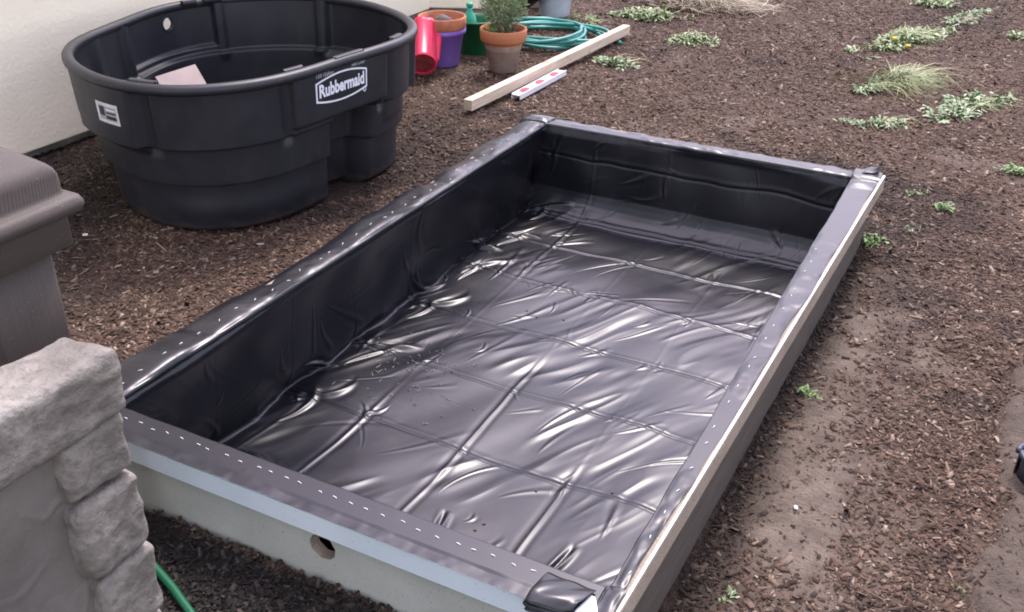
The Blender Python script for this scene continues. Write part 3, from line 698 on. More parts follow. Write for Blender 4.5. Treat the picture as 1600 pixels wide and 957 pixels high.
# floor
rr = trad(th)-toff(thd, np.full(nt, .012))-.011
V = [(0, 0, .014)]+[(rr[i]*math.cos(th[i]), rr[i]*math.sin(th[i]), .013) for i in range(nt)]
mesh_np('tank_floor', V, [[0, 1+i, 1+(i+1) % nt] for i in range(nt)], POLY, tank)
# rolled rim
rp = []
for k in range(20):
    b = 2*math.pi*k/20; rp.append((.0215*math.cos(b), .017*math.sin(b)+(.002 if math.sin(b) > 0 else -.003)))
rp = np.array(rp); V = []
R0 = trad(th)-.020
rdir = np.stack([np.cos(th), np.sin(th)], -1)
tn = np.stack([R0*np.cos(th), R0*np.sin(th)], -1); tg = np.roll(tn, -1, 0)-np.roll(tn, 1, 0); tg /= np.linalg.norm(tg, axis=1)[:, None]; nn = np.stack([tg[:, 1], -tg[:, 0]], -1)
V = np.concatenate([np.broadcast_to((tn[:, None]+nn[:, None]*rp[None, :, :1]), (nt, 20, 2)), np.broadcast_to((TH-.016+rp[None, :, 1:]), (nt, 20, 1))], -1)
mesh_np('rim', V.reshape(-1, 3), grid_faces(nt, 20, True, True), POLY, tank)
def rim_patch(name, d0, d1, r0, r1, z0, z1):
    aa = np.radians(np.linspace(d0, d1, 24)); V = []
    for t in aa:
        R_ = float(trad(np.array([t]))[0])
        for (q, z) in ((r0, z0), (r0-.003, z1-.002), (r0+(.004 if r1 > r0 else -.004), z1), (r1-.004, z1), (r1, z1-.002), (r1, z0)):
            V.append(((R_-q)*math.cos(t), (R_-q)*math.sin(t), z))
    o = mesh_np(name, np.array(V), grid_faces(24, 6), POLY, tank)
    bm = bmesh.new(); bm.from_mesh(o.data); bmesh.ops.holes_fill(bm, edges=[e for e in bm.edges if e.is_boundary]); bm.to_mesh(o.data); bm.free(); return o
for (d0, d1) in ((-80, -72), (-38, -31), (17, 24), (140, 147), (150, 156)): rim_patch('rim_tab', d0, d1, .030, .052, TH-.02, TH+.008)
rim_patch('rim_plate', -17, -2, .012, .034, TH-.02, TH+.0065)

# logo printed on the long side: mapped text
def text_mesh(txt, size, offset=0.0, shear=0.0):
    cu_ = bpy.data.curves.new('t', 'FONT'); cu_.body = txt; cu_.size = size; cu_.align_x = 'CENTER'; cu_.align_y = 'CENTER'; cu_.offset = offset; cu_.shear = shear; cu_.fill_mode = 'FRONT'; cu_.resolution_u = 3
    o = bpy.data.objects.new('t', cu_); COL.objects.link(o); dg = bpy.context.evaluated_depsgraph_get(); dg.update()
    me = bpy.data.meshes.new_from_object(o.evaluated_get(dg)); bpy.data.objects.remove(o)
    bm = bmesh.new(); bm.from_mesh(me); bmesh.ops.triangulate(bm, faces=bm.faces[:]); return bm
def wrap(name, bm, theta_c, z_c, sx, sy, mat, lift=.0018):
    vs = [v.co.copy() for v in bm.verts]
    for v, c in zip(bm.verts, vs):
        R_ = float(trad(np.array([theta_c]))[0])-.03
        t = theta_c+c.x*sx/R_; z = z_c+c.y*sy
        r_ = float(trad(np.array([t]))[0]-toff(math.degrees(t) % 360, np.array(z)))+lift
        v.co = Vector((r_*math.cos(t), r_*math.sin(t), z))
    # thin sheet
    return from_bm(name, bm, mat, tank)
LTH, LZ = R(-14.5), .480
bm = text_mesh('Rubbermaid', .066, .0024); wrap('brand_lettering', bm, LTH, LZ, .72, 1.0, WHITE)
def outline(pts_out, pts_in):
    bm = bmesh.new(); a = [bm.verts.new((p[0], p[1], 0)) for p in pts_out]; b = [bm.verts.new((p[0], p[1], 0)) for p in pts_in]; n = len(a)
    for i in range(n): bm.faces.new((a[i], a[(i+1) % n], b[(i+1) % n], b[i]))
    return bm
def badge(hw, he, hc, n=18):
    top = [(x, he+(hc-he)*(1-(x/hw)**2)) for x in np.linspace(-hw, hw, n)]
    return top[::-1]+[(x, -y) for x, y in top]
bo = badge(.130, .036, .055); bi = badge(.1235, .0305, .0485)
wrap('logo_border', outline(bo, bi), LTH, LZ, 1, 1, WHITE, .002)
wrap('registered_mark', text_mesh('®', .022, .0006), LTH+.205, LZ-.046, 1, 1, WHITE)
GREYP = plain('grey_print', (.33, .33, .35), .5, .1, 40, 0)
wrap('capacity_text', text_mesh('150 Gallon', .020, .0003), LTH-.15, LZ+.060, 1, 1, GREYP)
wrap('capacity_text', text_mesh('568 Liter', .019, .0003), LTH+.15, LZ+.063, 1, 1, GREYP)
# sticker on the end panel
def rectbm(w, h, x=0, y=0, nx=6):
    bm = bmesh.new()
    vs = [[bm.verts.new((x-w/2+w*i/nx, y+sy*h/2, 0)) for i in range(nx+1)] for sy in (-1, 1)]
    for i in range(nx): bm.faces.new((vs[0][i], vs[0][i+1], vs[1][i+1], vs[1][i]))
    return bm
ST, SZ = R(-88.5), .455
wrap('sticker', rectbm(.118, .074), ST, SZ, 1, 1, plain('sticker_white', (.62, .62, .62), .5, .15, 30, .05), .0015)
wrap('sticker_print', rectbm(.094, .050, .002, .0), ST, SZ, 1, 1, GREYP, .0022)
for k, (w, h, x, y) in enumerate(((.030, .034, -.026, .006), (.05, .006, .022, .014), (.05, .006, .022, .003), (.052, .012, .020, -.014))):
    wrap('sticker_print', rectbm(w, h, x, y), ST, SZ, 1, 1, BLACKP if k != 1 else WHITE, .003)
# board lying inside the tank
A_, B_ = np.array([-1.655, 1.80, .325]), np.array([-1.595, 1.985, .345]); dwn = np.array([.30, -.11, -.26]); nrm_ = np.cross(B_-A_, dwn); nrm_ = nrm_/np.linalg.norm(nrm_)*.010
c4 = [A_, B_, B_+dwn, A_+dwn]
bm = bmesh.new(); lo = [bm.verts.new(p-A_) for p in c4]; hi = [bm.verts.new(p-A_+nrm_) for p in c4]
bm.faces.new(lo); bm.faces.new(hi[::-1])
for k in range(4): bm.faces.new((lo[k], hi[k], hi[(k+1) % 4], lo[(k+1) % 4]))
bmesh.ops.recalc_face_normals(bm, faces=bm.faces[:]); bmesh.ops.bevel(bm, geom=bm.edges[:], offset=.0015, segments=1, affect='EDGES')
bb = tag(from_bm('board_scrap', bm, CARD), 'pale pinkish board leaning inside the black stock tank', 'board'); bb.location = A_

# ---------------------------------------------------------------- deck post
pc = np.array([.132, -.284])
post = thing('deck_post', 'brown wood-grained composite post with stepped pyramid cap', 'post', (pc[0], pc[1], 0))
def sqloop(hw, rad, z, n=7):
    P = []
    for (sx, sy, a0) in ((1, 1, 0), (-1, 1, 90), (-1, -1, 180), (1, -1, 270)):
        for k in range(n):
            a = R(a0+90*k/(n-1)); P.append((sx*(hw-rad)+rad*math.cos(a), sy*(hw-rad)+rad*math.sin(a), z))
    return P
def loft(name, spec, mat, parent, cap=True):
    V = []; n = 28
    for hw, rad, z in spec: V += sqloop(hw, rad, z)
    F = [list(f) for f in grid_faces(len(spec), n, False, True)]; F = [f[::-1] for f in F]
    F.append(list(range((len(spec)-1)*n, len(spec)*n)))
    return mesh_np(name, V, F, mat, parent)
loft('post_sleeve', [(.071, .008, -.02), (.071, .008, .30), (.071, .008, .60), (.071, .008, .80)], COMP, post)
cap_spec = [(.098, .010, .772), (.100, .010, .774), (.100, .010, .825), (.101, .010, .830), (.112, .014, .833), (.121, .016, .838), (.125, .018, .847), (.125, .018, .853), (.121, .018, .862), (.112, .016, .868), (.104, .014, .871), (.101, .013, .878), (.100, .013, .905), (.097, .014, .915), (.090, .014, .924), (.082, .012, .931), (.055, .010, .953), (.025, .006, .976), (.004, .002, .990)]
loft('cap_skirt', [(a_, b_, c_) for a_, b_, c_ in cap_spec if c_ < .8705], COMP_H, post)
loft('cap_top', [(a_, b_, c_) for a_, b_, c_ in cap_spec if c_ > .867], COMP_R, post)

# ---------------------------------------------------------------- faux stone panel in front
stn = thing('stone_pedestal', 'grey faux stone block pedestal with rough edge stones, nearest in the lower left corner', 'stone pedestal', (.44, -.5, 0))
def rock(name, c, size, amp, seed, mat, rnd=.35, n=26, power=9):
    """rounded, chipped block"""
    sx, sy, sz = size; bm = bmesh.new(); bmesh.ops.create_cube(bm, size=2.0)
    bmesh.ops.subdivide_edges(bm, edges=bm.edges[:], cuts=n, use_grid_fill=True)
    mn = min(size)
    for v in bm.verts:
        p = v.co; q = Vector((p.x*sx/2, p.y*sy/2, p.z*sz/2)); rad = mn*rnd
        inner = Vector((max(-sx/2+rad, min(sx/2-rad, q.x)), max(-sy/2+rad, min(sy/2-rad, q.y)), max(-sz/2+rad, min(sz/2-rad, q.z))))
        d = q-inner
        if d.length > 1e-9: q = inner+d.normalized()*min(d.length, rad)
        else: d = Vector((0, 0, 1))
        w = q+Vector((seed*3.1, seed*1.7, seed))
        o = mnoise.fractal(w*9, 1, 2, 4)*amp+mnoise.noise(w*4)*amp*1.2-abs(mnoise.noise(w*22))*amp*.9
        v.co = q+(d.normalized() if d.length > 1e-9 else Vector((0, 0, 0)))*o
    o = from_bm(name, bm, mat, stn, True); o.location = (c[0]-.44, c[1]+.5, c[2]); return o
ye = -.374
rock('cap_stone', (.455, ye-.30, .674), (.115, .62, .112), .0065, 1.3, STONE, .15, 70)
rock('edge_stone', (.455, ye-.056, .556), (.100, .128, .116), .0065, 2.1, STONE, .17, 40)
rock('edge_stone', (.457, ye-.056, .418), (.104, .132, .150), .0065, 3.4, STONE, .17, 40)
rock('edge_stone', (.457, ye-.053, .262), (.106, .130, .152), .0065, 4.9, STONE, .17, 40)
rock('edge_stone', (.455, ye-.058, .105), (.102, .128, .152), .0065, 5.7, STONE, .17, 40)
rock('edge_stone', (.455, ye-.058, -.01), (.102, .128, .10), .009, 6.7, STONE, .25, 16)
# slab with raised veins
ny, nz_ = 130, 130; yy = np.linspace(ye-.62, ye-.10, ny); zzs = np.linspace(-.02, .64, nz_); YY, ZZ_ = np.meshgrid(yy, zzs, indexing='ij')
rel_ = .006*fbm(YY, ZZ_, 5, 4, 120)
for (pts) in ([(-.56, .53), (-.53, .50), (-.50, .515), (-.47, .49)], [(-.60, .26), (-.565, .285), (-.53, .25), (-.50, .30), (-.49, .36)], [(-.66, .42), (-.6, .40), (-.54, .425)]):
    sp = spline(pts, 8)
    for p in sp:
        rel_ += .0017*np.exp(-(((YY-p[0])/.005)**2+((ZZ_-p[1])/.005)**2))
Xs = .478+rel_
V = np.stack([Xs, YY, ZZ_], -1).reshape(-1, 3)
o = mesh_np('slab', V-np.array([.44, -.5, 0]), grid_faces(ny, nz_), SLAB, stn); md = o.modifiers.new('th', 'SOLIDIFY'); md.thickness = .05; md.offset = -1
me_ = o.data; me_.flip_normals() if me_.polygons[0].normal.x < 0 else None

# ---------------------------------------------------------------- green hose, low left
h0 = at(258, 912, .055); pts = [at(150, 820, .05), at(215, 868, .052), at(262, 915, .055), at(285, 945, .055), at(312, 985, .055), at(330, 1040, .05)]
pts = [np.array([p[0], p[1], 0]) for p in pts]
pts = [(p[0], p[1], float(gz(p[0], p[1]))+.012) for p in pts]
o = tube('garden_hose', spline(pts, 8), .0088, HOSEG, n=12); tag(o, 'green hose on dark soil at the foot of the faux stone panel', 'hose')

# ---------------------------------------------------------------- pots and pails
def G(px, py, z=0.0): p = at(px, py, z); return (float(p[0]), float(p[1]), float(gz(p[0], p[1])))
def potprof(rb, rt_, h, lip=.012, liph=.04, t=.008):
    return [(0.001, .003), (rb*.96, .003), (rb, .008), (rt_-lip, h-liph), (rt_-.003, h-liph+.003), (rt_, h-liph+.008), (rt_, h-.006), (rt_-.004, h), (rt_-t-.002, h-.002), (rt_-t-.004, h-liph), (rb-t+.004, .012), (.001, .012)]
pp = G(692, 99)
pot = thing('plant_pot', 'purple plastic flower pot with an orange pot nested in its top', 'flower pot', pp)
lathe('pot_body', [(.001, .003), (.088, .003), (.093, .01), (.122, .185), (.134, .188), (.137, .194), (.136, .212), (.131, .215), (.126, .212), (.118, .19), (.088, .015), (.001, .012)], PURPLE, pot, 56, .01)
pot2 = thing('plant_pot', 'empty orange terracotta pot stacked inside the purple pot', 'flower pot', (pp[0], pp[1], pp[2]+.11))
lathe('pot_body', [(.001, .003), (.080, .003), (.082, .008), (.112, .10), (.134, .105), (.138, .112), (.139, .165), (.134, .171), (.127, .169), (.119, .10), (.085, .014), (.001, .012)], TERRA, pot2, 56)
st_ = tag(mesh_np('stone', *(lambda bm: ([v.co[:] for v in bm.verts], [[v.index for v in f.verts] for f in bm.faces]))((lambda bm: (bmesh.ops.create_icosphere(bm, subdivisions=3, radius=.055), [setattr(v, 'co', v.co*(1+.25*mnoise.noise(v.co*25))) for v in bm.verts], bm.verts.index_update(), bm)[-1])(bmesh.new())), plain('dark_stone', (.12, .11, .11), .8, .3, 20, .4)), 'dark grey lump resting inside the orange terracotta pot', 'stone')
st_.location = (pp[0], pp[1]+.02, pp[2]+.225)
tp_ = G(786, 109)
pot3 = thing('plant_pot', 'weathered terracotta pot with pale lime bloom holding a small shrub', 'flower pot', tp_)
lathe('pot_body', [(.001, .003), (.070, .003), (.074, .008), (.108, .165), (.112, .167), (.114, .172), (.124, .176), (.129, .182), (.133, .238), (.129, .245), (.122, .243), (.112, .18), (.075, .02), (.001, .02)], TERRA2, pot3, 56)
lathe('potting_soil', [(.001, .212), (.06, .215), (.1165, .206)], SOIL, pot3, 40)
# shrub
def leaf_cloud(name, n, center, rad, size, mat, parent, seed, flat=1.0, asp=.35, upb=.3, hollow=.4):
    r = np.random.default_rng(seed); d = r.normal(size=(n, 3)); d /= np.linalg.norm(d, axis=1)[:, None]
    clump = r.normal(size=(14, 3)); clump /= np.linalg.norm(clump, axis=1)[:, None]
    k = (d@clump.T).max(1); rr = rad*(hollow+(1-hollow)*r.random(n)**.6)*(.72+.36*sst(.75, .98, k))
    P = np.array(center)+d*rr[:, None]*np.array([1, 1, flat])
    ax = d+r.normal(0, .7, (n, 3))+np.array([0, 0, upb]); ax /= np.linalg.norm(ax, axis=1)[:, None]
    b = np.cross(ax, r.normal(size=(n, 3))); b /= np.linalg.norm(b, axis=1)[:, None]; c = np.cross(ax, b)
    L = size*r.uniform(.6, 1.3, n)[:, None]; Wd = L*asp
    V = np.stack([P, P+ax*L*.5+b*Wd*.5+c*L*.08, P+ax*L, P+ax*L*.5-b*Wd*.5+c*L*.08], 1).reshape(-1, 3)
    return mesh_np(name, V, np.arange(4*n).reshape(n, 4), mat, parent, False)
sh = thing('potted_shrub', 'small fine leaved green shrub growing in the weathered terracotta pot', 'shrub', (tp_[0], tp_[1], tp_[2]+.21))
tube('trunk', spline([(0, 0, -.02), (.01, .0, .04), (-.005, .01, .09), (.005, 0, .15)], 6), np.linspace(.009, .005, 19), STEM, sh)
for k in range(9):
    a = k*2.4; tube('branch', spline([(0, 0, .05+.008*k), (.04*math.cos(a), .04*math.sin(a), .10+.008*k), (.075*math.cos(a), .075*math.sin(a), .14+.01*k)], 4), np.linspace(.004, .002, 9), STEM, sh, 6)
leaf_cloud('crown', 5200, (0, 0, .155), .125, .022, LEAFD, sh, 4, .85, .16, .5, .3)
leaf_cloud('low_leaves', 90, (.0, -.03, .022), .085, .034, LEAFB, sh, 5, .3, .45, .2, .5)
leaf_cloud('dead_leaves', 700, (0, 0, .06), .09, .020, STEM, sh, 6, .7, .2, 0, .2)
# red bucket tipped over
rb_ = at(656, 112, .055)
redb = thing('bucket', 'bright red plastic bucket tipped on its side beside the stock tank', 'bucket', (rb_[0]-.02, rb_[1]+.06, .075))
lathe('bucket_body', [(.001, .012), (.066, .010), (.074, .0), (.079, .004), (.080, .02), (.082, .025), (.105, .24), (.112, .245), (.112, .262), (.105, .262), (.098, .235), (.074, .02), (.001, .02)], RED, redb, 48)
for v in redb.children[0].data.vertices:
    q_ = v.co.copy(); d_ = mnoise.noise(Vector((q_.x*14, q_.y*14, q_.z*9)))*.038+mnoise.noise(q_*40)*.012
    if q_.z > .02: v.co.x *= 1+d_/.1; v.co.y *= 1+d_/.1-.12
lathe('bucket_base', [(.001, .0095), (.0655, .0085)], REDIN, redb, 40)
redb.rotation_mode = 'QUATERNION'; redb.rotation_quaternion = Vector((-.50, .78, .52)).normalized().to_track_quat('Z', 'Y')
# green pail, bottle, bag
gp = G(742, 84)
gb = thing('pail', 'dark green plastic pail between the purple and terracotta pots', 'pail', (gp[0]-.02, gp[1]+.06, gp[2]-.03))
lathe('pail_body', [(.001, .003), (.095, .003), (.10, .01), (.125, .215), (.137, .218), (.138, .23), (.130, .232), (.120, .21), (.095, .015), (.001, .012)], GREEN, gb, 48)
gbt = thing('spray_bottle', 'teal green bottle standing in the dark green pail', 'bottle', (gp[0]-.045, gp[1]+.02, gp[2]+.10))
lathe('bottle_body', [(.001, 0), (.038, .002), (.042, .01), (.042, .08), (.036, .115), (.020, .14), (.016, .15), (.016, .17), (.001, .17)], TEAL, gbt, 28)
lathe('bottle_cap', [(.001, .171), (.020, .171), (.021, .19), (.016, .196), (.001, .196)], TEAL, gbt, 20)
bag = mesh_np('plastic_bag', *(lambda V, F: (V, F))(*(lambda n, m_: ([((.045+.012*math.sin(5*i*.35+j))*math.cos(2*math.pi*i/n)*(1-.45*(j/(m_-1))**2), (.04+.01*math.cos(3*i+j*1.3))*math.sin(2*math.pi*i/n)*(1-.45*(j/(m_-1))**2), .14*j/(m_-1)) for i in range(n) for j in range(m_)], [list(map(int, f)) for f in grid_faces(n, m_, True, False)]))(18, 8)), BAGM)
tag(bag, 'crumpled pale clear bag beside the teal bottle in the green pail', 'bag'); bag.location = (gp[0]-.115, gp[1]-.02, gp[2]+.10)
# blue-white bucket
bp = G(866, 26)
pail = thing('bucket', 'pale blue white bucket standing behind the coiled hose', 'bucket', bp)
lathe('bucket_body', [(.001, .003), (.098, .003), (.105, .01), (.128, .30), (.136, .303), (.137, .33), (.130, .335), (.122, .30), (.1, .02), (.001, .015)], PAIL, pail, 48)
h_ = [(.135*math.cos(a_), -.02-.1*math.sin(a_)*.3, .30-.12*math.sin(a_)) for a_ in np.linspace(0, math.pi, 18)]
tube('handle', h_, .003, STEEL, pail, 6)
bp2 = G(838, 17)
pail2 = thing('pail', 'second off white pail half hidden behind the pale blue bucket', 'pail', (bp2[0]-.07, bp2[1]+.12, bp2[2]))
lathe('pail_body', [(.001, .003), (.09, .003), (.096, .01), (.118, .26), (.125, .262), (.125, .28), (.118, .282), (.11, .25), (.09, .02), (.001, .015)], plain('off_white_plastic', (.50, .48, .45), .6, .2, 9, .15), pail2, 40)
# black nursery pot on its side
bk = G(812, 26)
nb_ = thing('nursery_pot', 'black plastic nursery pot lying on its side behind the shrub', 'nursery pot', (bk[0], bk[1], bk[2]+.10))
lathe('pot_body', [(.001, 0), (.07, 0), (.073, .004), (.092, .18), (.1, .182), (.1, .2), (.093, .2), (.086, .17), (.068, .01), (.001, .01)], BLACKP, nb_, 40)
nb_.rotation_mode = 'QUATERNION'; nb_.rotation_quaternion = Vector((.55, -.25, .50)).normalized().to_track_quat('Z', 'Y')

# coiled hose
hc = at(858, 62, 0); pts = []
r = np.random.default_rng(12)
cc_ = np.array([hc[0]-.03, hc[1]])
loops = [(.29, .21, .00, .00, .2), (.25, .20, .03, -.03, .6), (.33, .17, .07, .02, -.1), (.24, .22, -.03, .02, .9), (.36, .15, .09, -.01, .05), (.27, .23, .0, -.05, .4)]
zz0 = .012
for k, (a_, b_, ox, oy, rot) in enumerate(loops):
    for q in range(16):
        t = q/16; a = 2*math.pi*t+.5
        nk = loops[min(k+1, len(loops)-1)]
        A_ = a_*(1-t)+nk[0]*t; B_ = b_*(1-t)+nk[1]*t; OX = ox*(1-t)+nk[2]*t; OY = oy*(1-t)+nk[3]*t; RO = rot*(1-t)+nk[4]*t
        x = A_*math.cos(a); y = B_*math.sin(a)*1.35
        x, y = x*math.cos(RO)-y*math.sin(RO), x*math.sin(RO)+y*math.cos(RO)
        zz_ = zz0+.011*k+.010*math.sin(a*2+k*1.7)+.008
        pts.append((cc_[0]+OX+x*.95, cc_[1]+OY+y, zz_))
pts.append((cc_[0]+.33, cc_[1]+.22, .02)); pts.append((cc_[0]+.48, cc_[1]+.10, .012))
tag(tube('garden_hose', spline(pts, 5), .0105, HOSE, n=10), 'coil of teal garden hose lying on the soil behind the timber', 'hose')

# timber and level
def bar_between(name, A, B, w, h, mat, bev=.003, seg=1):
    A = np.array(A); B = np.array(B); L = np.linalg.norm(B-A); bm = box_bm(-w/2, w/2, 0, L, 0, h, bev, 2)
    o = from_bm(name, bm, mat); o.location = A; d = B-A; o.rotation_euler = (math.asin(d[2]/L), 0, -math.atan2(d[0], d[1])); return o
A = at(731, 180); B = at(978, 60)
tb = bar_between('timber', (A[0], A[1], .022), (B[0], B[1], .030), .048, .055, PINE); tag(tb, 'long pale pine timber lying on the mulch behind the bed', 'timber')
A = np.array(at(806, 158)); B = np.array(at(878, 119)); d = B-A; L = float(np.hypot(d[0], d[1])); rzl = -math.atan2(d[0], d[1])
lev = thing('spirit_level', 'white spirit level with three red patches beside the pine timber', 'spirit level', (A[0], A[1], .018), rzl)
from_bm('web', box_bm(-.021, .021, 0, L, .009, .014, .001, 1), LEVEL, lev)
for sx in (-1, 1): from_bm('flange', box_bm(sx*.0240-.0028, sx*.0240+.0028, 0, L, -.010, .019, .001, 1), LEVEL, lev)
for k, t in enumerate((.18, .5, .82)):
    bm = bmesh.new(); bmesh.ops.create_cone(bm, cap_ends=True, segments=24, radius1=.0195, radius2=.019, depth=.006); 
    for v in bm.verts: v.co.y *= 2.0
    o = from_bm('red_plate', bm, LREDM, lev); o.location = (0, L*t, .0160)

# ---------------------------------------------------------------- weeds
def weed(name, cx, cy, lx, ly, rot, nleaf, nblade, label, seed, leaf=LEAF, blade=STRAWG, hgt=.06, cat='weeds', group=None, size=.05, flowers=(), bl=.14, stems=True):
    r = np.random.default_rng(seed); z0 = float(gz(cx, cy)); t = thing(name, label, cat, (cx, cy, z0), rot, group)
    nleaf = int(nleaf*1.7); nblade = int(nblade*1.5)
    def spread(n):
        u = r.normal(0, .38, (n, 2)); u = np.clip(u, -1.15, 1.15)*1.2; return u[:, 0]*lx, u[:, 1]*ly
    def env(x, y): return np.exp(-((x/lx)**2+(y/ly)**2)*1.6)
    if nleaf:
        nc = max(4, nleaf//14); cx_, cy_ = spread(nc); idx = r.integers(0, nc, nleaf)
        x = cx_[idx]+r.normal(0, size*.45, nleaf); y = cy_[idx]+r.normal(0, size*.35, nleaf)
        a = r.uniform(0, 2*np.pi, nc)[idx]+r.normal(0, .7, nleaf); el = r.normal(.15, .35, nleaf)
        L = .95*size*r.uniform(.45, 1.25, nleaf); Wd = L*r.uniform(.22, .42, nleaf)
        z = .006+r.random(nleaf)*hgt*.6*env(x, y)
        ax = np.stack([np.cos(a)*np.cos(el), np.sin(a)*np.cos(el), np.sin(el)], -1); b = np.stack([-np.sin(a), np.cos(a), r.normal(0, .3, nleaf)], -1)
        P = np.stack([x, y, z], -1); n3 = np.array([0, 0, 1.0]); V = []
        for (s, w, dz) in ((0, 0, 0), (.22, .7, .05), (.38, .38, .07), (.55, 1.0, .08), (.72, .45, .06), (.84, .55, .02), (1, 0, -.06)):
            if w == 0: V.append(P+ax*(L*s)[:, None]+n3*(L*dz)[:, None])
            else:
                V.append(P+ax*(L*s)[:, None]+b*(Wd*w*.5)[:, None]+n3*(L*(dz+.03))[:, None]); V.append(P+ax*(L*s)[:, None]-b*(Wd*w*.5)[:, None]+n3*(L*(dz+.03))[:, None])
        V = np.stack(V, 1); F = []
        f = [[0, 2, 1], [1, 2, 4], [1, 4, 3], [3, 4, 6], [3, 6, 5], [5, 6, 8], [5, 8, 7], [7, 8, 10], [7, 10, 9], [9, 10, 11]]
        F = (np.arange(nleaf)[:, None, None]*12+np.array(f)[None]).reshape(-1, 3)
        mesh_np('leaves', V.reshape(-1, 3), F, leaf, t, False)
    if nblade:
        x, y = spread(nblade); x *= .7; y *= .7; a = r.normal(0, .75, nblade)+(r.random(nblade) < .5)*np.pi; L = bl*r.uniform(.4, 1.2, nblade)
        z = .006+r.random(nblade)*hgt*env(x, y); w = r.uniform(.0010, .0028, nblade); V = []
        bend = r.normal(0, .5, nblade); rise = r.uniform(-.1, .35, nblade)
        for s in (0, .25, .5, .75, 1):
            aa = a+bend*s; px_ = x+np.cos(aa)*L*s; py_ = y+np.sin(aa)*L*s; pz = np.maximum(z+rise*L*math.sin(s*2.8)*.7-z*s*.6, .004)
            for sg in (-1, 1): V.append(np.stack([px_-np.sin(aa)*w*sg*(1.1-s), py_+np.cos(aa)*w*sg*(1.1-s), pz+sg*.0005], -1))
        V = np.stack(V, 1).reshape(-1, 3); f = [[0, 1, 3, 2], [2, 3, 5, 4], [4, 5, 7, 6], [6, 7, 9, 8]]
        F = (np.arange(nblade)[:, None, None]*10+np.array(f)[None]).reshape(-1, 4)
        mesh_np('dry_stems', V, F, blade, t, False)
    for (fx, fy, fz) in flowers:
        bm = bmesh.new(); bmesh.ops.create_icosphere(bm, subdivisions=2, radius=.016)
        for v in bm.verts: v.co.z *= .55; v.co.x *= 1+.15*math.sin(9*math.atan2(v.co.y, v.co.x))
        o = from_bm('flower', bm, YEL, t, True); o.location = (fx, fy, fz)
    return t
def W_(px, py): p = at(px, py); return float(p[0]), float(p[1])
def span(px0, py0, px1, py1):
    a = at(px0, py0); b = at(px1, py1); c = (a+b)/2; d = b-a; return float(c[0]), float(c[1]), float(np.hypot(d[0], d[1]))/2, math.atan2(d[1], d[0])
c = span(1350, 82, 1470, 52); o = weed('weed_pile', c[0], c[1], c[2]*1.0, .11, c[3], 560, 120, 'largest pile of pulled leafy green weeds, with two yellow flowers', 1, LEAF, STRAWG, .10, size=.062, flowers=((-.20, -.05, .07), (-.15, -.12, .03)), cat='weed pile', bl=.2)
c = span(1468, 48, 1545, 22); weed('weed_pile', c[0], c[1], c[2]*1.1, .07, c[3], 190, 50, 'thin trailing end of green weeds up right of the largest pile', 2, LEAFD, STRAW, .05, cat='weed pile', size=.05)
c = span(1055, 68, 1112, 66); weed('weed_pile', c[0], c[1], c[2], .09, c[3], 180, 30, 'small compact light green weed clump alone on dark mulch beyond the bed', 3, LEAF, STRAWG, .07, cat='weed pile', size=.055)
c = span(928, 96, 1000, 102); weed('weed_pile', c[0], c[1], c[2], .08, c[3], 150, 25, 'loose flat green weed sprigs just right of the timber far end', 4, LEAFD, STRAWG, .03, cat='weed pile', size=.045)
c = span(945, 26, 1070, 32); weed('weed_pile', c[0], c[1], c[2], .11, c[3], 300, 60, 'green weeds beside the dry straw heap at the top', 5, LEAF, STRAWG, .08, cat='weed pile', size=.06)
c = span(1000, 4, 1210, 22); weed('straw_heap', c[0], c[1], c[2]*1.05, .30, c[3], 60, 2100, 'heap of dry beige straw and roots at the top of the garden', 6, STRAW, STRAW, .10, cat='straw heap', size=.05, bl=.2)
c = span(1335, 145, 1470, 122); weed('weed_pile', c[0], c[1], c[2]*.85, .10, c[3], 190, 330, 'weed clump mixed with long dry yellow grass stalks', 7, LEAFD, STRAWG, .08, cat='weed pile', size=.05, bl=.26)
c = span(1455, 185, 1585, 150); weed('weed_pile', c[0], c[1], c[2]*.9, .13, c[3], 230, 60, 'scattered broken weeds at the right edge below the largest pile', 8, LEAFD, STRAWG, .04, cat='weed pile', size=.058)
c = span(1345, 200, 1425, 190); weed('weed_pile', c[0], c[1], c[2], .06, c[3], 80, 40, 'thin flat weed scraps below the straw stalk clump', 9, LEAFD, STRAWG, .03, cat='weed pile', size=.045)
c = span(1420, 12, 1500, 4); weed('weed_pile', c[0], c[1], c[2], .12, c[3], 220, 40, 'green weeds at the upper edge above the largest pile', 10, LEAF, STRAWG, .06, cat='weed pile', size=.055)
c = span(1575, 66, 1610, 56); weed('weed_pile', c[0], c[1], c[2], .08, c[3], 90, 10, 'small green weed tuft at the right edge beside the largest pile', 11, LEAF, STRAWG, .05, cat='weed pile', size=.045)
c = span(900, 30, 935, 45); weed('weed_pile', c[0], c[1], c[2], .08, c[3], 70, 20, 'green sprigs growing between the loops of the coiled hose', 12, LEAFB, STRAWG, .06, cat='weed pile', size=.04)
def seedling(px, py, n, size, label, seed, mat=LEAFB):
    x, y = W_(px, py); weed('seedling', x, y, size*.9, size*.7, 0, n, 0, label, seed, mat, STRAW, size*.9, cat='seedling', size=size)
seedling(1582, 272, 40, .045, 'bright green seedling at the right edge of the mulch', 20)
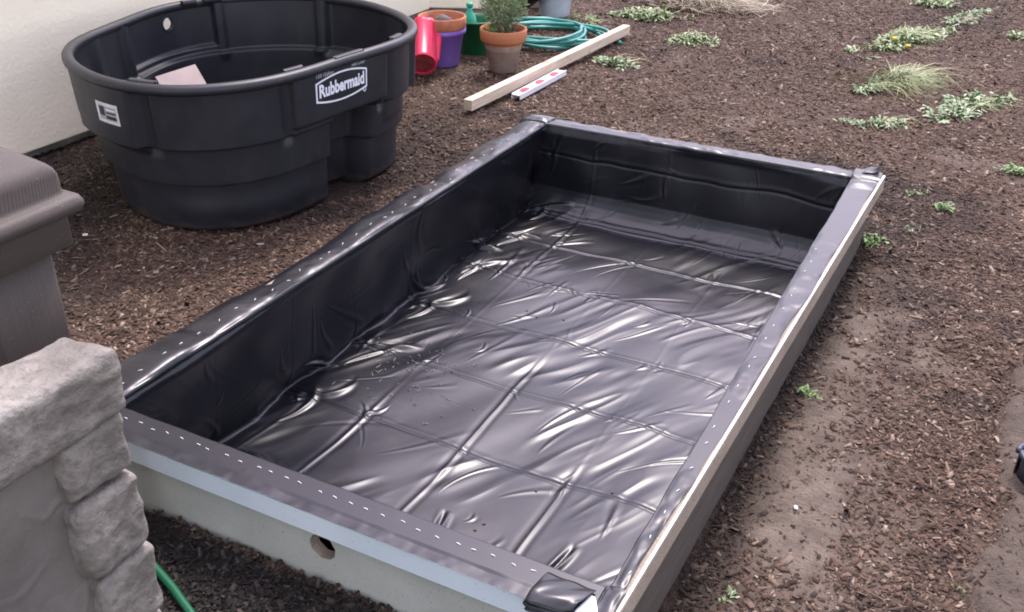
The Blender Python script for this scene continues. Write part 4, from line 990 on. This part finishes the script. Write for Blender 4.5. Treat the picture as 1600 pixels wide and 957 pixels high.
seedling(1476, 330, 26, .034, 'bright green seedling alone in mulch right of the bed', 21)
seedling(1436, 306, 12, .026, 'tiny pale seedling just above the lone bright seedling', 22)
seedling(1362, 372, 30, .040, 'green seedling hard against the bed right side near its far corner', 23)
seedling(1262, 613, 18, .024, 'tiny green seedling lying on the bare soil strip', 24)
seedling(1140, 928, 12, .016, 'tiny faint seedling at the bottom in the mulch', 25, LEAFD)
seedling(1322, 190, 14, .03, 'pair of small leaves left of the thin weed scraps', 26, LEAFD)
seedling(1418, 362, 10, .022, 'small pale sprout between two bright green seedlings', 27, LEAFD)
seedling(1502, 925, 6, .016, 'small green leaf by the dug soil edge', 28)

# loose pale bits
bits = [(1243, 795, .010, 'small white scrap on the mulch below the bare soil'), (225, 420, .006, 'white pebble on the mulch left of the bed'), (133, 366, .012, 'pale grey pebble in the shadow behind the post'), (745, 88, .006, None)]
WP = plain('pale_pebble', (.58, .56, .54), .7, .2, 60, .2)
for px, py, s, lb in bits:
    if lb:
        x, y = W_(px, py); chip_obj('pebble', x, y, s*.8, WP, lb, 'pebble', None, float(gz(x, y))+.004)

# black rolled edging
ro = at(1618, 754, .02)
roll = thing('edging_roll', 'rolled black plastic edging standing at the right edge', 'roll', (ro[0], ro[1], float(gz(ro[0], ro[1]))-.005))
a = np.linspace(0, 2*np.pi*5.5, 260); rr_ = .010+.043*a/a[-1]
V = []
for zz_ in (0.0, .04, .072):
    V.append(np.stack([rr_*np.cos(a)*(1+.01*zz_), rr_*np.sin(a), np.full_like(a, zz_)+.003*np.sin(a*.7)], -1))
V = np.stack(V, 1).reshape(-1, 3)
o = mesh_np('rolled_sheet', V, grid_faces(260, 3), plain('black_edging', (.03, .035, .05), .45, .3, 20, .2), roll); o.modifiers.new('th', 'SOLIDIFY').thickness = .0035
tube('rolled_edge', np.stack([rr_[-48:]*np.cos(a[-48:])*1.04, rr_[-48:]*np.sin(a[-48:])*1.04, np.full(48, .066)], -1), .0075, plain('black_edging_bead', (.03, .035, .05), .4, .2, 20, .1), roll, 8)
